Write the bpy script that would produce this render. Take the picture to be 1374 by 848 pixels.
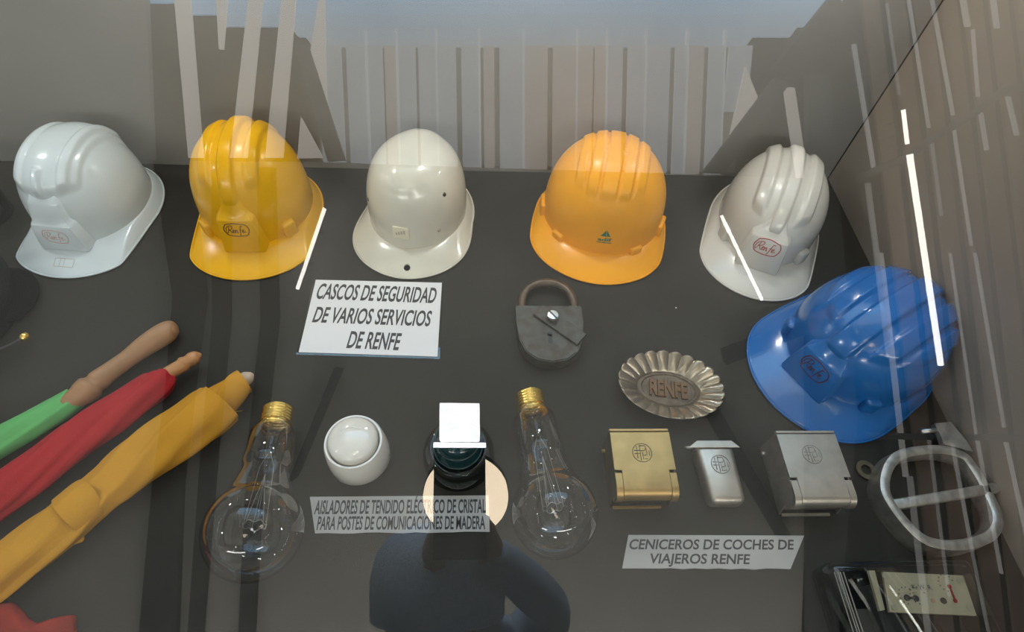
import bpy, bmesh, math, random
import numpy as np
from mathutils import Vector, Matrix
from mathutils.bvhtree import BVHTree

for o in list(bpy.data.objects): bpy.data.objects.remove(o)
SC = bpy.context.scene; C = SC.collection
PI = math.pi; random.seed(4)

# ------------------------------------------------------------------ camera
F = 775.0                                   # focal length in pixels of a 1374 wide frame
AX = np.array([0.99858566, 0.00789296, 0.05257742])     # world x seen in camera axes (right, down, forward)
AY = np.array([-0.02357378, -0.82066206, 0.57092737])
AD = np.array([-0.0476546, 0.57135934, 0.81931529])     # world down
RW = np.array([AX, AY, -AD]); CAM = np.array([0, 0, .70])
def ray(px, py):
    d = RW @ np.array([(px-687)/F, (py-424)/F, 1.0]); return d
def P(px, py, z=0.0):
    d = ray(px, py); p = CAM + d*((z-CAM[2])/d[2]); return Vector(p.tolist())
GN = np.array([0, -.376, .9266]); GN /= np.linalg.norm(GN); G0 = CAM - .45*GN     # the sloping glass lid
def mir(px, py, d=None, z=None):
    r = ray(px, py); r = r/np.linalg.norm(r)
    t = ((G0-CAM)@GN)/(r@GN); h = CAM+r*t; q = r-2*(r@GN)*GN
    p = h+q*((z-h[2])/q[2]) if z is not None else h+q*(d-t)
    return Vector(p.tolist())

cam = bpy.data.cameras.new('camera'); co = bpy.data.objects.new('camera', cam); C.objects.link(co)
cam.sensor_fit = 'HORIZONTAL'; cam.sensor_width = 36; cam.lens = F/1374*36; cam.clip_start = .001; cam.clip_end = 50
m = Matrix.Identity(4)
for i in range(3):
    m[i][0] = RW[i][0]; m[i][1] = -RW[i][1]; m[i][2] = -RW[i][2]; m[i][3] = CAM[i]
co.matrix_world = m; SC.camera = co

# ------------------------------------------------------------------ world, light, exposure
w = bpy.data.worlds.new('world'); SC.world = w; w.use_nodes = True
w.node_tree.nodes['Background'].inputs[0].default_value = (.78, .88, 1, 1)
w.node_tree.nodes['Background'].inputs[1].default_value = .5
vs = SC.view_settings; vs.view_transform = 'Standard'; vs.look = 'None'; vs.gamma = 1; vs.use_curve_mapping = False
vs.exposure = 0.0
def area(name, loc, target, power, sx, sy=None, col=(1, 1, 1), shape='RECTANGLE'):
    l = bpy.data.lights.new(name, 'AREA'); l.energy = power; l.color = col
    l.shape = shape if sy or shape != 'RECTANGLE' else 'SQUARE'; l.size = sx
    if sy: l.size_y = sy
    o = bpy.data.objects.new(name, l); C.objects.link(o); o.location = loc
    o.rotation_euler = (Vector(target)-Vector(loc)).to_track_quat('-Z', 'Y').to_euler(); return o
area('ceiling_fill', (0, -2.9, 1.75), (0, -1.2, 2.9), 120, 5.0, .3, (1, .97, .92))  # this pair is added, out of view, to brighten the ceiling
area('ceiling_fill', (0, 2.5, 1.75), (0, .9, 2.9), 110, 5.0, .3, (.92, .97, 1))
area('spot_light', (-2.9, -.6, 2.3), (-.4, .5, 0), 9, .14, None, (.85, .93, 1), 'DISK')
area('spot_light', (-1.2, -2.7, 2.6), (0, .4, 0), 5, .16, None, (1, .93, .82), 'DISK')
area('spot_light', (1.0, -2.8, 2.6), (0, .4, 0), 3, .16, None, (1, .93, .82), 'DISK')
area('spot_light', (3.4, -1.2, 2.5), (.3, .4, 0), 1.5, .14, None, (.9, .95, 1), 'DISK')

area('photographer_fill', (0, 2.9, 1.0), (0, -.4, .3), 60, 2.6, 1.0, (.80, .90, 1))  # added unseen fill that brightens the mirrored photographer; no window stands there
for lx in (-.86, -.40, .05, .46):
    area('case_downlight', (lx, .762, .485), (lx*.97, .50, 0), .62, .05, .018, (1, .96, .88))

# ------------------------------------------------------------------ materials
def mat(name, col, rough=.5, metal=0, vary=.08, scale=60, bump=0, bscale=200, spec=.5, coat=0, emis=None, es=0, col2=None, det=3):
    mt = bpy.data.materials.new(name); mt.use_nodes = True; nt = mt.node_tree; b = nt.nodes['Principled BSDF']
    b.inputs['Roughness'].default_value = rough; b.inputs['Metallic'].default_value = metal
    b.inputs['Specular IOR Level'].default_value = spec; b.inputs['Coat Weight'].default_value = coat
    b.inputs['Coat Roughness'].default_value = .08
    tc = nt.nodes.new('ShaderNodeTexCoord'); ns = nt.nodes.new('ShaderNodeTexNoise')
    ns.inputs['Scale'].default_value = scale; ns.inputs['Detail'].default_value = det
    nt.links.new(tc.outputs['Object'], ns.inputs['Vector'])
    mx = nt.nodes.new('ShaderNodeMix'); mx.data_type = 'RGBA'
    c2 = col2 or tuple(c*(1-vary*2) for c in col)
    mx.inputs[6].default_value = (*col, 1); mx.inputs[7].default_value = (*c2, 1)
    rp = nt.nodes.new('ShaderNodeMapRange'); rp.inputs[1].default_value = .35; rp.inputs[2].default_value = .7
    nt.links.new(ns.outputs['Fac'], rp.inputs[0]); nt.links.new(rp.outputs[0], mx.inputs[0])
    nt.links.new(mx.outputs[2], b.inputs['Base Color'])
    if bump:
        n2 = nt.nodes.new('ShaderNodeTexNoise'); n2.inputs['Scale'].default_value = bscale; n2.inputs['Detail'].default_value = 4
        nt.links.new(tc.outputs['Object'], n2.inputs['Vector'])
        bp = nt.nodes.new('ShaderNodeBump'); bp.inputs['Strength'].default_value = bump; bp.inputs['Distance'].default_value = .002
        nt.links.new(n2.outputs['Fac'], bp.inputs['Height']); nt.links.new(bp.outputs[0], b.inputs['Normal'])
    if emis: b.inputs['Emission Color'].default_value = (*emis, 1); b.inputs['Emission Strength'].default_value = es
    return mt
def thin_glass(name, base=.08, k=.9, tint=(1, 1, 1), rough=0, body=None, bodyfac=0, power=5):
    """sheet of clear glass seen from outside: what passes is unbent, what mirrors follows Schlick"""
    mt = bpy.data.materials.new(name); mt.use_nodes = True; nt = mt.node_tree; nt.nodes.clear()
    out = nt.nodes.new('ShaderNodeOutputMaterial'); mx = nt.nodes.new('ShaderNodeMixShader')
    tr = nt.nodes.new('ShaderNodeBsdfTransparent'); tr.inputs[0].default_value = (*tint, 1)
    gl = nt.nodes.new('ShaderNodeBsdfGlossy'); gl.inputs['Roughness'].default_value = rough
    lw = nt.nodes.new('ShaderNodeLayerWeight'); lw.inputs[0].default_value = .5
    pw = nt.nodes.new('ShaderNodeMath'); pw.operation = 'POWER'; pw.inputs[1].default_value = power
    ml = nt.nodes.new('ShaderNodeMath'); ml.operation = 'MULTIPLY_ADD'; ml.inputs[1].default_value = k; ml.inputs[2].default_value = base
    ml.use_clamp = True
    L = nt.links.new
    L(lw.outputs['Facing'], pw.inputs[0]); L(pw.outputs[0], ml.inputs[0]); L(ml.outputs[0], mx.inputs[0])
    first = tr
    if body:
        df = nt.nodes.new('ShaderNodeBsdfDiffuse'); df.inputs[0].default_value = (*body, 1)
        m2 = nt.nodes.new('ShaderNodeMixShader'); m2.inputs[0].default_value = bodyfac
        L(tr.outputs[0], m2.inputs[1]); L(df.outputs[0], m2.inputs[2]); first = m2
    L(first.outputs[0], mx.inputs[1]); L(gl.outputs[0], mx.inputs[2]); L(mx.outputs[0], out.inputs[0]); return mt
def emit(name, col, s):
    return mat(name, (.5, .5, .5), .5, emis=col, es=s)

M = dict(
 felt=mat('case_floor_board', (.030, .0275, .022), .75, vary=.12, scale=9, spec=.25),
 wall=mat('case_wall_paint', (.26, .252, .236), .6, vary=.03, scale=6),
 wall_r=mat('side_wall_paint', (.26, .225, .19), .55, vary=.04, scale=5),
 seam=mat('dark_seam', (.01, .01, .01), .6),
 cabinet=mat('cabinet_lacquer', (.25, .25, .26), .4),
 hallfloor=mat('hall_floor_stone', (.30, .28, .25), .5, vary=.15, scale=4),
 hallwall=mat('hall_plaster', (.45, .44, .42), .8, vary=.05, scale=3),
 ceil=mat('ceiling_panel', (.48, .465, .42), .8, vary=.05, scale=2),
 roof=mat('black_roof_deck', (.008, .009, .012), .9),
 beam=mat('dark_steel_beam', (.010, .012, .016), .7),
 brace=mat('grey_brace', (.10, .105, .11), .7),
 plank=mat('brown_timber_plank', (.36, .235, .165), .7, vary=.12, scale=7),
 white=mat('white_plastic_cool', (.60, .68, .72), .22, vary=.03, scale=20, coat=.3),
 cream=mat('cream_plastic', (.66, .635, .54), .22, vary=.04, scale=25, coat=.3),
 white2=mat('warm_white_plastic', (.60, .58, .53), .22, vary=.03, scale=20, coat=.3),
 yellow=mat('yellow_plastic', (.80, .42, .004), .24, vary=.05, scale=20, coat=.1, spec=.35),
 orange=mat('amber_plastic', (.92, .39, .003), .30, vary=.04, scale=20, coat=.06, spec=.3),
 blue=mat('blue_plastic', (.012, .13, .42), .18, vary=.05, scale=20, coat=.4),
 red_ink=mat('red_ink', (.42, .015, .02), .5), red_faded=mat('faded_red_ink', (.62, .30, .26), .5),
 darkred_ink=mat('dark_red_ink', (.10, .012, .02), .5), green_ink=mat('green_ink', (.0, .18, .10), .5),
 tan_ink=mat('tan_stain', (.50, .45, .35), .5), groove=mat('groove_dirt', (.20, .12, .02), .6),
 black=mat('black_rubber', (.012, .012, .013), .5), label_cream=mat('cream_sticker', (.78, .72, .55), .45, vary=.02),
 paper=mat('white_paper', (.74, .73, .74), .7, vary=.02, scale=12), paper_shaded=mat('shaded_paper', (.40, .385, .37), .75, vary=.03, scale=12), ink=mat('black_print', (.035, .035, .035), .6),  # strips' paper: the weaker light at the front is put into its colour
 ink_grey=mat('grey_print', (.12, .12, .12), .6),
 iron=mat('rusty_dark_iron', (.085, .085, .075), .55, .55, vary=.2, scale=70, bump=.3, bscale=300, col2=(.06, .045, .03)),
 iron_shackle=mat('brown_iron', (.12, .085, .06), .4, .7, vary=.2, scale=60, bump=.2, bscale=300),
 steel=mat('worn_steel', (.55, .53, .50), .3, .9, vary=.1, scale=60),
 pewter=mat('tarnished_tin', (.42, .36, .28), .28, .85, vary=.15, scale=50, bump=.1, bscale=200),
 tray=mat('brown_tarnish', (.16, .115, .075), .5, .5, vary=.25, scale=90, bump=.4, bscale=250),
 rust=mat('orange_rust', (.17, .085, .035), .6, .3),
 brass=mat('aged_brass', (.47, .31, .12), .40, .85, vary=.12, scale=45, bump=.08, bscale=90),
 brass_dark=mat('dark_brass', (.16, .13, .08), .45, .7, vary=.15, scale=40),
 nickel=mat('brushed_nickel', (.50, .455, .39), .38, .85, vary=.08, scale=50, bump=.05, bscale=150),
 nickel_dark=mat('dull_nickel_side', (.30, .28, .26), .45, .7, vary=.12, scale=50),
 alu=mat('worn_aluminium', (.50, .48, .44), .4, .8, vary=.2, scale=70, bump=.2, bscale=200),
 gold=mat('bright_brass_thread', (.90, .62, .16), .22, .9, vary=.08, scale=60),
 porcelain=mat('white_porcelain', (.80, .765, .70), .12, vary=.03, scale=20, coat=.6),
 wood=mat('pale_turned_wood', (.37, .195, .09), .5, vary=.12, scale=30, bump=.1, bscale=80),
 wood2=mat('orange_turned_wood', (.52, .25, .10), .45, vary=.15, scale=30),
 wood3=mat('bleached_wood', (.58, .45, .34), .6, vary=.1, scale=40),
 green=mat('green_cloth', (.13, .43, .14), .85, vary=.05, scale=25, bump=.25, bscale=900, spec=.1),
 red=mat('red_cloth', (.42, .022, .028), .85, vary=.08, scale=25, bump=.25, bscale=900, spec=.1),
 ocloth=mat('ochre_yellow_cloth', (.60, .29, .030), .85, vary=.06, scale=20, bump=.25, bscale=900, spec=.1),
 redc=mat('brick_red_cloth', (.38, .04, .03), .85, vary=.1, scale=25, bump=.3, bscale=900, spec=.1),
 capcloth=mat('dark_wool', (.010, .011, .012), .9, spec=.1, bump=.2, bscale=800), visor=mat('dull_black_visor', (.006, .006, .007), .9, spec=.05),
 cord=mat('grey_cord', (.05, .05, .055), .6),
 smoked=thin_glass('smoked_glass', .08, .8, (.32, .35, .36)),
 bulb=thin_glass('bulb_glass', .05, 1.0, (.96, .96, .96), power=2.3),
 acrylic=thin_glass('clear_acrylic', .05, .7, (.86, .88, .86), power=3.0),
 plate=mat('cream_enamel_plate', (.56, .47, .35), .5, vary=.04, scale=30),
 wire=mat('filament_wire', (.35, .33, .31), .35, .9),
 navy=mat('navy_jacket', (.50, .62, .78), .85, vary=.1, scale=120, bump=.2, bscale=500),
 capnavy=mat('navy_knit_cap', (.48, .60, .76), .9, vary=.1, scale=150),
 skin=mat('skin', (.40, .24, .17), .5, vary=.05), jeans=mat('dark_trousers', (.03, .035, .05), .8),
 shoe=mat('shoe_leather', (.02, .018, .016), .5),
 lamp_warm=emit('lamp_diffuser', (1, .80, .56), 11.5), lamp_core=emit('lamp_core', (1, .84, .62), 9),
 tube=emit('tube_light', (1, .97, .88), 13), flash=emit('flash_diffuser', (1, 1, 1), 14),
 sky1=emit('skylight_strip', (1, .93, .84), 2.0), sky5=emit('skylight_seam', (.85, .94, 1), 1.75), sky2=emit('skylight_sheet', (.82, .92, 1.0), 1.25), sky3=emit('skylight_sheet_warm', (1, .88, .76), 1.1),
 sky4=emit('skylight_top', (.66, .84, 1), 1.9), slit=emit('daylight_slit', (1, .97, .93), .95), slit2=emit('daylight_slit_dim', (1, .97, .93), .5),
)
# the lid: its upper face mirrors, the other faces only let light pass
M['lid'] = thin_glass('display_glass', .085, .9)
M['lid_edge'] = thin_glass('display_glass_edge', .0, .0, (.97, .99, .98))
# dark green glass
g = bpy.data.materials.new('dark_green_glass'); g.use_nodes = True; b = g.node_tree.nodes['Principled BSDF']
b.inputs['Base Color'].default_value = (.004, .03, .032, 1); b.inputs['Roughness'].default_value = .04; b.inputs['Coat Weight'].default_value = .6
ntx = g.node_tree; nz = ntx.nodes.new('ShaderNodeTexNoise'); nz.inputs['Scale'].default_value = 40
rmp = ntx.nodes.new('ShaderNodeMapRange'); rmp.inputs[3].default_value = .03; rmp.inputs[4].default_value = .08
ntx.links.new(nz.outputs['Fac'], rmp.inputs[0]); ntx.links.new(rmp.outputs[0], b.inputs['Roughness']); M['greenglass'] = g
M['greenskirt'] = thin_glass('thin_green_glass', .05, .7, (.42, .46, .42), power=3)

# ------------------------------------------------------------------ helpers
def tag(o, label=None, cat=None, group=None, kind=None):
    if label: o['label'] = label
    if cat: o['category'] = cat
    if group: o['group'] = group
    if kind: o['kind'] = kind
    return o
def thing(name, label, cat, loc=(0, 0, 0), rz=0, group=None):
    o = bpy.data.objects.new(name, None); C.objects.link(o); o.empty_display_size = .03
    o.location = loc; o.rotation_euler = (0, 0, rz); return tag(o, label, cat, group)
def link(name, me, mt, parent=None, smooth=True, angle=None):
    o = bpy.data.objects.new(name, me); C.objects.link(o)
    if mt is not None: me.materials.append(mt)
    if smooth: me.polygons.foreach_set('use_smooth', [True]*len(me.polygons))
    if parent: o.parent = parent
    return o
def obj(name, bm, mt, parent=None, smooth=False, sharp=None):
    me = bpy.data.meshes.new(name); bmesh.ops.recalc_face_normals(bm, faces=bm.faces[:])
    if sharp is not None:
        for e in bm.edges:
            if len(e.link_faces) == 2 and e.calc_face_angle(0) > sharp: e.smooth = False
        smooth = True
    bm.to_mesh(me); bm.free(); return link(name, me, mt, parent, smooth)
def box(bm, a, b_, bev=0, seg=2):
    r = bmesh.ops.create_cube(bm, size=1); v = r['verts']
    for q in v:
        q.co = Vector([(a[i]+b_[i])/2+q.co[i]*abs(b_[i]-a[i]) for i in range(3)])
    if bev:
        es = list({e for q in v for e in q.link_edges})
        bmesh.ops.bevel(bm, geom=es, offset=bev, segments=seg, affect='EDGES', profile=.5)
def prism(bm, pts, z0, z1, mtx=None):
    """pts (a,b) closed outline extruded z0..z1; mtx maps (a,b,z)"""
    f = mtx or (lambda a, b_, z: (a, b_, z))
    lo = [bm.verts.new(f(p[0], p[1], z0)) for p in pts]; hi = [bm.verts.new(f(p[0], p[1], z1)) for p in pts]
    n = len(pts); bm.faces.new(lo); bm.faces.new(hi[::-1])
    for i in range(n): bm.faces.new((lo[i], lo[(i+1) % n], hi[(i+1) % n], hi[i]))
def lathe(bm, prof, seg=48, mtx=None, closed=False, cap=True):
    """prof list of (r,z)"""
    rings = []
    for r, z in prof:
        if r < 1e-6: rings.append([bm.verts.new((0, 0, z))])
        else: rings.append([bm.verts.new((r*math.cos(2*PI*i/seg), r*math.sin(2*PI*i/seg), z)) for i in range(seg)])
    for a, b_ in zip(rings, rings[1:]):
        for i in range(seg):
            j = (i+1) % seg
            if len(a) == 1 and len(b_) == 1: break
            if len(a) == 1: bm.faces.new((a[0], b_[j], b_[i]))
            elif len(b_) == 1: bm.faces.new((a[i], a[j], b_[0]))
            else: bm.faces.new((a[i], a[j], b_[j], b_[i]))
    if cap:
        for rg in (rings[0], rings[-1]):
            if len(rg) > 1: bm.faces.new(rg)
    if mtx is not None:
        bmesh.ops.transform(bm, matrix=mtx, verts=[v for rg in rings for v in rg])
def tube(bm, pts, r, seg=8, closed=False, cap=True):
    """tube through points; r is a number or list"""
    pts = [Vector(p) for p in pts]; n = len(pts); rs = r if isinstance(r, (list, tuple)) else [r]*n
    rings = []; up = None
    for i in range(n):
        if closed: t = pts[(i+1) % n]-pts[i-1]
        else: t = pts[min(i+1, n-1)]-pts[max(i-1, 0)]
        t = t.normalized() if t.length > 1e-9 else Vector((0, 0, 1))
        if up is None: up = t.orthogonal().normalized()
        up = (up-t*up.dot(t)).normalized(); s = t.cross(up)
        rings.append([bm.verts.new(pts[i]+(up*math.cos(2*PI*k/seg)+s*math.sin(2*PI*k/seg))*rs[i]) for k in range(seg)])
    rr = range(n) if closed else range(n-1)
    for i in rr:
        a, b_ = rings[i], rings[(i+1) % n]
        for k in range(seg): bm.faces.new((a[k], a[(k+1) % seg], b_[(k+1) % seg], b_[k]))
    if cap and not closed: bm.faces.new(rings[0][::-1]); bm.faces.new(rings[-1])
def smoothpath(pts, k=6, closed=False):
    pts = [np.array(p, float) for p in pts]; n = len(pts); out = []
    for i in range(n if closed else n-1):
        g_ = (lambda j: pts[j % n]) if closed else (lambda j: pts[min(max(j, 0), n-1)])
        p0, p1, p2, p3 = g_(i-1), g_(i), g_(i+1), g_(i+2)
        for j in range(k):
            t = j/k
            out.append(.5*((2*p1)+(-p0+p2)*t+(2*p0-5*p1+4*p2-p3)*t*t+(-p0+3*p1-3*p2+p3)*t**3))
    if not closed: out.append(pts[-1])
    return [tuple(p) for p in out]
def text_mesh(body, bold=.0, shear=0):
    cu = bpy.data.curves.new('t', 'FONT'); cu.body = body; cu.size = 1; cu.offset = bold; cu.shear = shear; cu.resolution_u = 4
    o = bpy.data.objects.new('t', cu); C.objects.link(o); bpy.context.view_layer.update()
    dg = bpy.context.evaluated_depsgraph_get(); me = bpy.data.meshes.new_from_object(o.evaluated_get(dg))
    bpy.data.objects.remove(o); bpy.data.curves.remove(cu)
    v = np.array([p.co[:2] for p in me.vertices]); f = [list(p.vertices) for p in me.polygons]; bpy.data.meshes.remove(me)
    return v, f
def text_on(bm, body, fn, bold=.012, shear=0, wave=None):
    """fn maps unit (u across 0..1, v up 0..1 of cap height) to a point"""
    v, f = text_mesh(body, bold, shear); x0, x1 = v[:, 0].min(), v[:, 0].max(); y1 = .70
    vs_ = [bm.verts.new(fn((p[0]-x0)/(x1-x0), p[1]/y1)) for p in v]
    for q in f:
        try: bm.faces.new([vs_[i] for i in q])
        except ValueError: pass

# ------------------------------------------------------------------ the setting: display case
XR, YB, XL, YF = .636, .803, -1.25, -.14
def zl(y): return G0[2]-(y-G0[1])*GN[1]/GN[2]     # height of the lid above the case floor
def struct(name, bm, mt, parent=None, smooth=False):
    o = obj(name, bm, mt, parent, smooth); 
    if not parent: o['kind'] = 'structure'
    return o
bm = bmesh.new(); box(bm, (XL, YF, -.02), (XR, YB, 0)); struct('floor', bm, M['felt'])
bm = bmesh.new(); box(bm, (XL-.02, YB, -.02), (XR+.02, YB+.02, zl(YB)+.06)); struct('wall_back', bm, M['wall'])
def sidewall(x0, x1):
    bm = bmesh.new(); prism(bm, [(YF, -.02), (YB, -.02), (YB, zl(YB)-.004), (YF, zl(YF)-.004)], x0, x1, lambda a, b_, z: (z, a, b_)); return bm
struct('wall_right', sidewall(XR, XR+.02), M['wall_r']); struct('wall_left', sidewall(XL-.02, XL), M['wall'])
bm = bmesh.new(); box(bm, (XL-.02, YF-.02, -.02), (XR+.02, YF, zl(YF)-.004)); struct('wall_front', bm, M['cabinet'])
bm = bmesh.new(); box(bm, (XR-.0015, YB-.0015, 0), (XR, YB, .5)); struct('trim_1', bm, M['seam'])
bm = bmesh.new(); box(bm, (XL-.02, YF-.02, -.80), (XR+.02, YB+.02, -.021)); struct('trim_2', bm, M['cabinet'])
# glass lid, 6 mm, lying on the side walls
bm = bmesh.new(); th = .006
for x in (XL-.02, XR+.02):
    pass
ys = (YF-.02, YB-.001); vv = []
for dz in (0, -th):
    for x, y in ((XL-.02, ys[0]), (XR+.02, ys[0]), (XR+.02, ys[1]), (XL-.02, ys[1])): vv.append(bm.verts.new((x, y, zl(y)+dz+.0025)))
top = bm.faces.new(vv[:4]); bm.faces.new(vv[4:][::-1])
for i in range(4): bm.faces.new((vv[i], vv[4+i], vv[4+(i+1) % 4], vv[(i+1) % 4]))
me = bpy.data.meshes.new('window_1'); bmesh.ops.recalc_face_normals(bm, faces=bm.faces[:])
for f in bm.faces: f.material_index = 0 if f.normal.z > .5 else 1
bm.to_mesh(me); bm.free(); me.materials.append(M['lid']); lid = link('window_1', me, M['lid_edge'], None, False); lid['kind'] = 'structure'

# ------------------------------------------------------------------ the hall around and above the case
HZ = -.80; CZ = 2.80
bm = bmesh.new(); box(bm, (-4, -3.6, HZ-.05), (4.6, 3.2, HZ)); struct('floor', bm, M['hallfloor'])
for nm, a, b_ in (('wall_back', (-4, 3.2, HZ), (4.6, 3.25, 3.3)), ('wall_front', (-4, -3.65, HZ), (4.6, -3.6, 3.3)),
                  ('wall_left', (-4.05, -3.6, HZ), (-4, 3.2, 3.3)), ('wall_right', (4.6, -3.6, HZ), (4.65, 3.2, 3.3))):
    bm = bmesh.new(); box(bm, a, b_); struct(nm, bm, M['hallwall'])
bm = bmesh.new(); box(bm, (-4, -3.6, 3.25), (4.6, 3.2, 3.3)); struct('ceiling', bm, M['roof'])
def poly(name, px, z, th, mt, parent=None):
    """a slab whose underside outline is seen at these points in the lid's reflection"""
    pts = [mir(a, b_, z=z) for a, b_ in px]; bm = bmesh.new(); prism(bm, [(p.x, p.y) for p in pts], z, z+th)
    o = obj(name, bm, mt, parent)
    if not parent: o['kind'] = 'structure'
    return o
# light ceiling panels left and centre
pc = thing('panelled_ceiling', None, None); pc['kind'] = 'structure'
poly('ceiling_panel', [(-150, -120), (192, -120), (206, 216), (-150, 212)], CZ, .03, M['ceil'], pc)
poly('ceiling_panel', [(-150, 213), (430, 218), (950, 236), (1095, 240), (1085, 560), (1070, 980), (-150, 980)], CZ, .03, M['ceil'], pc)
def band(pts, z, th, mt, name='roof_beam', par=None):
    L = [(a, y) for a, b_, y in pts]; R = [(b_, y) for a, b_, y in pts][::-1]; return poly(name, L+R, z, th, mt, par)
rf = thing('roof_truss', None, None); rf['kind'] = 'structure'
band([(206, 252, 216), (232, 274, 400), (222, 258, 523), (204, 243, 654), (187, 236, 848), (183, 233, 980)], 2.74, .05, M['beam'], par=rf)
band([(284, 306, 216), (285, 306, 430), (270, 290, 600), (252, 270, 848), (248, 266, 980)], 2.74, .05, M['beam'], par=rf)
band([(345, 366, 225), (350, 372, 430), (332, 352, 600), (320, 340, 848), (316, 334, 980)], 2.74, .05, M['beam'], par=rf)
poly('roof_brace', [(448, 495), (460, 497), (400, 640), (385, 650)], 2.74, .04, M['brace'], rf)
poly('roof_brace', [(940, 545), (960, 540), (1062, 720), (1045, 725)], 2.74, .04, M['brace'], rf)
poly('roof_brace', [(970, 470), (1090, 425), (1090, 445), (975, 490)], 2.74, .04, M['brace'], rf)
poly('roof_brace', [(395, 60), (412, 60), (462, 215), (440, 217)], 2.72, .04, M['brace'], rf)
poly('roof_brace', [(944, 232), (972, 233), (1060, 112), (1040, 105)], 2.70, .04, M['brace'], rf)
poly('roof_brace', [(1035, 95), (1065, 105), (1140, 20), (1120, -10)], 2.70, .05, M['beam'], rf)
poly('roof_brace', [(1085, 100), (1112, 100), (1150, 560), (1120, 900), (1085, 900)], 2.74, .05, M['brace'], rf)
poly('roof_brace', [(1225, 960), (1190, 960), (1190, 215), (1205, 215)], 2.90, .05, M['beam'], rf)
# skylights: narrow strips left, corrugated sheet in the middle
sk = thing('skylight', None, None); sk['kind'] = 'structure'
for pp in ([(229, -60), (250, -60), (272, 212), (253, 212)], [(338, -40), (356, -40), (331, 212), (309, 212)],
           [(382, -40), (400, -40), (379, 212), (356, 212)], [(288, -40), (308, -40), (299, 66), (294, 66)],
           [(412, 98), (434, -40), (440, 168), (436, 168)], [(404, 158), (433, 212), (399, 213)],
           [(1052, 118), (1066, 118), (1084, 240), (1070, 240)], [(1000, 90), (1022, 145), (978, 190)]):
    poly('skylight_strip', pp, 2.81, .02, M['sky1'], sk)
random.seed(9)
x = 434.0; k = 0
while x < 985:
    wd = random.choice([14, 19, 24, 30, 22]); gp = random.choice([3, 4, 7])
    xa, xb = x, x+wd
    mt = M['sky3'] if (k % 5 == 3 or 700 < x < 800) else M['sky2']
    def sl(xx): return 700+(xx-700)*1.03
    yb = 219+(x-430)*.031
    if x > 945: yb = 150
    poly('skylight_sheet', [(sl(xa), 62), (sl(xb), 62), (xb, yb), (xa, yb)], 2.82, .02, mt, sk)
    if k % 2: poly('skylight_strip', [(sl(xb), 40), (sl(xb)+3, 40), (xb+3, yb), (xb, yb)], 2.825, .02, M['sky5'], sk)
    x += wd+gp; k += 1
poly('ceiling_panel', [(430, 20), (1000, 20), (985, 232), (430, 216)], 2.86, .02, M['ceil'], pc)
for (ya, yb_, xa, xb, L_, w_) in ((-260, 4, 200, 1130, 2.3, 0), (4, 20, 250, 1110, 2.0, .15), (20, 36, 300, 1085, 1.75, .3), (36, 50, 400, 1060, 1.5, .5), (50, 64, 420, 1000, 1.3, .7)):
    poly('skylight_sheet', [(xa-10, ya), (xb+10, ya), (xb, yb_), (xa, yb_)], 2.85, .02, emit('blue_haze_step', (.22+.55*w_, .58+.32*w_, 1), L_*1.12), sk)  # glowing bands stepped in colour to imitate the soft bluish haze
# slatted timber ceiling on the right with thin slits of daylight
sc_ = thing('slatted_ceiling', None, None); sc_['kind'] = 'structure'
x = 1142
while x < 1700:
    poly('plank', [(x-4, -150), (x+19, -150), (x+19+135, 980), (x-4+135, 980)], 2.86, .02, M['plank'], sc_)
    x += 34.5
def slit(p, q, wd, mt, name='daylight_slit', z=2.84):
    wd *= .75; return poly(name, [(p[0], p[1]), (p[0]+wd, p[1]), (q[0]+wd, q[1]), (q[0], q[1])], z, .012, mt, sc_)
for p, q, wd, mt in (((1143, 60), (1170, 228), 7, 'slit'), ((1161, 246), (1190, 480), 9, 'slit2'), ((1178, 340), (1212, 640), 9, 'slit'), ((1217, 640), (1243, 860), 10, 'slit2'),
                 ((1189, 5), (1206, 128), 3, 'slit2'), ((1218, 0), (1245, 172), 4, 'slit'), ((1249, 190), (1262, 290), 4, 'slit2'), ((1249, 0), (1277, 155), 5, 'slit'), ((1279, 175), (1302, 330), 4, 'slit'),
                 ((1286, -20), (1295, 36), 9, 'slit'), ((1304, 40), (1311, 130), 4, 'slit'), ((1314, 152), (1322, 202), 6, 'slit'), ((1327, -20), (1335, 38), 8, 'slit'), ((1350, 130), (1362, 182), 7, 'slit'),
                 ((1274, 340), (1309, 584), 3, 'slit'), ((1307, 340), (1346, 574), 4, 'slit'), ((1245, 590), (1272, 800), 4, 'slit2'), ((1276, 596), (1303, 740), 5, 'slit'), ((1310, 592), (1342, 770), 5, 'slit'), ((1348, 594), (1380, 740), 6, 'slit'),
                 ((1303, 740), (1325, 848), 4, 'slit2')):
    slit(p, q, wd, M[mt])
ch = smoothpath([mir(a, b_, z=2.78) for a, b_ in ((1150, 240), (1185, 225), (1215, 212), (1245, 190), (1275, 172), (1310, 150), (1350, 122), (1420, 110))], 3)
bm = bmesh.new(); tube(bm, ch, .02); obj('cable', bm, M['brace'], sc_, True)
poly('cross_bar', [(1165, 583), (1500, 588), (1500, 594), (1165, 589)], 2.78, .03, M['brace'], sc_)
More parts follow.
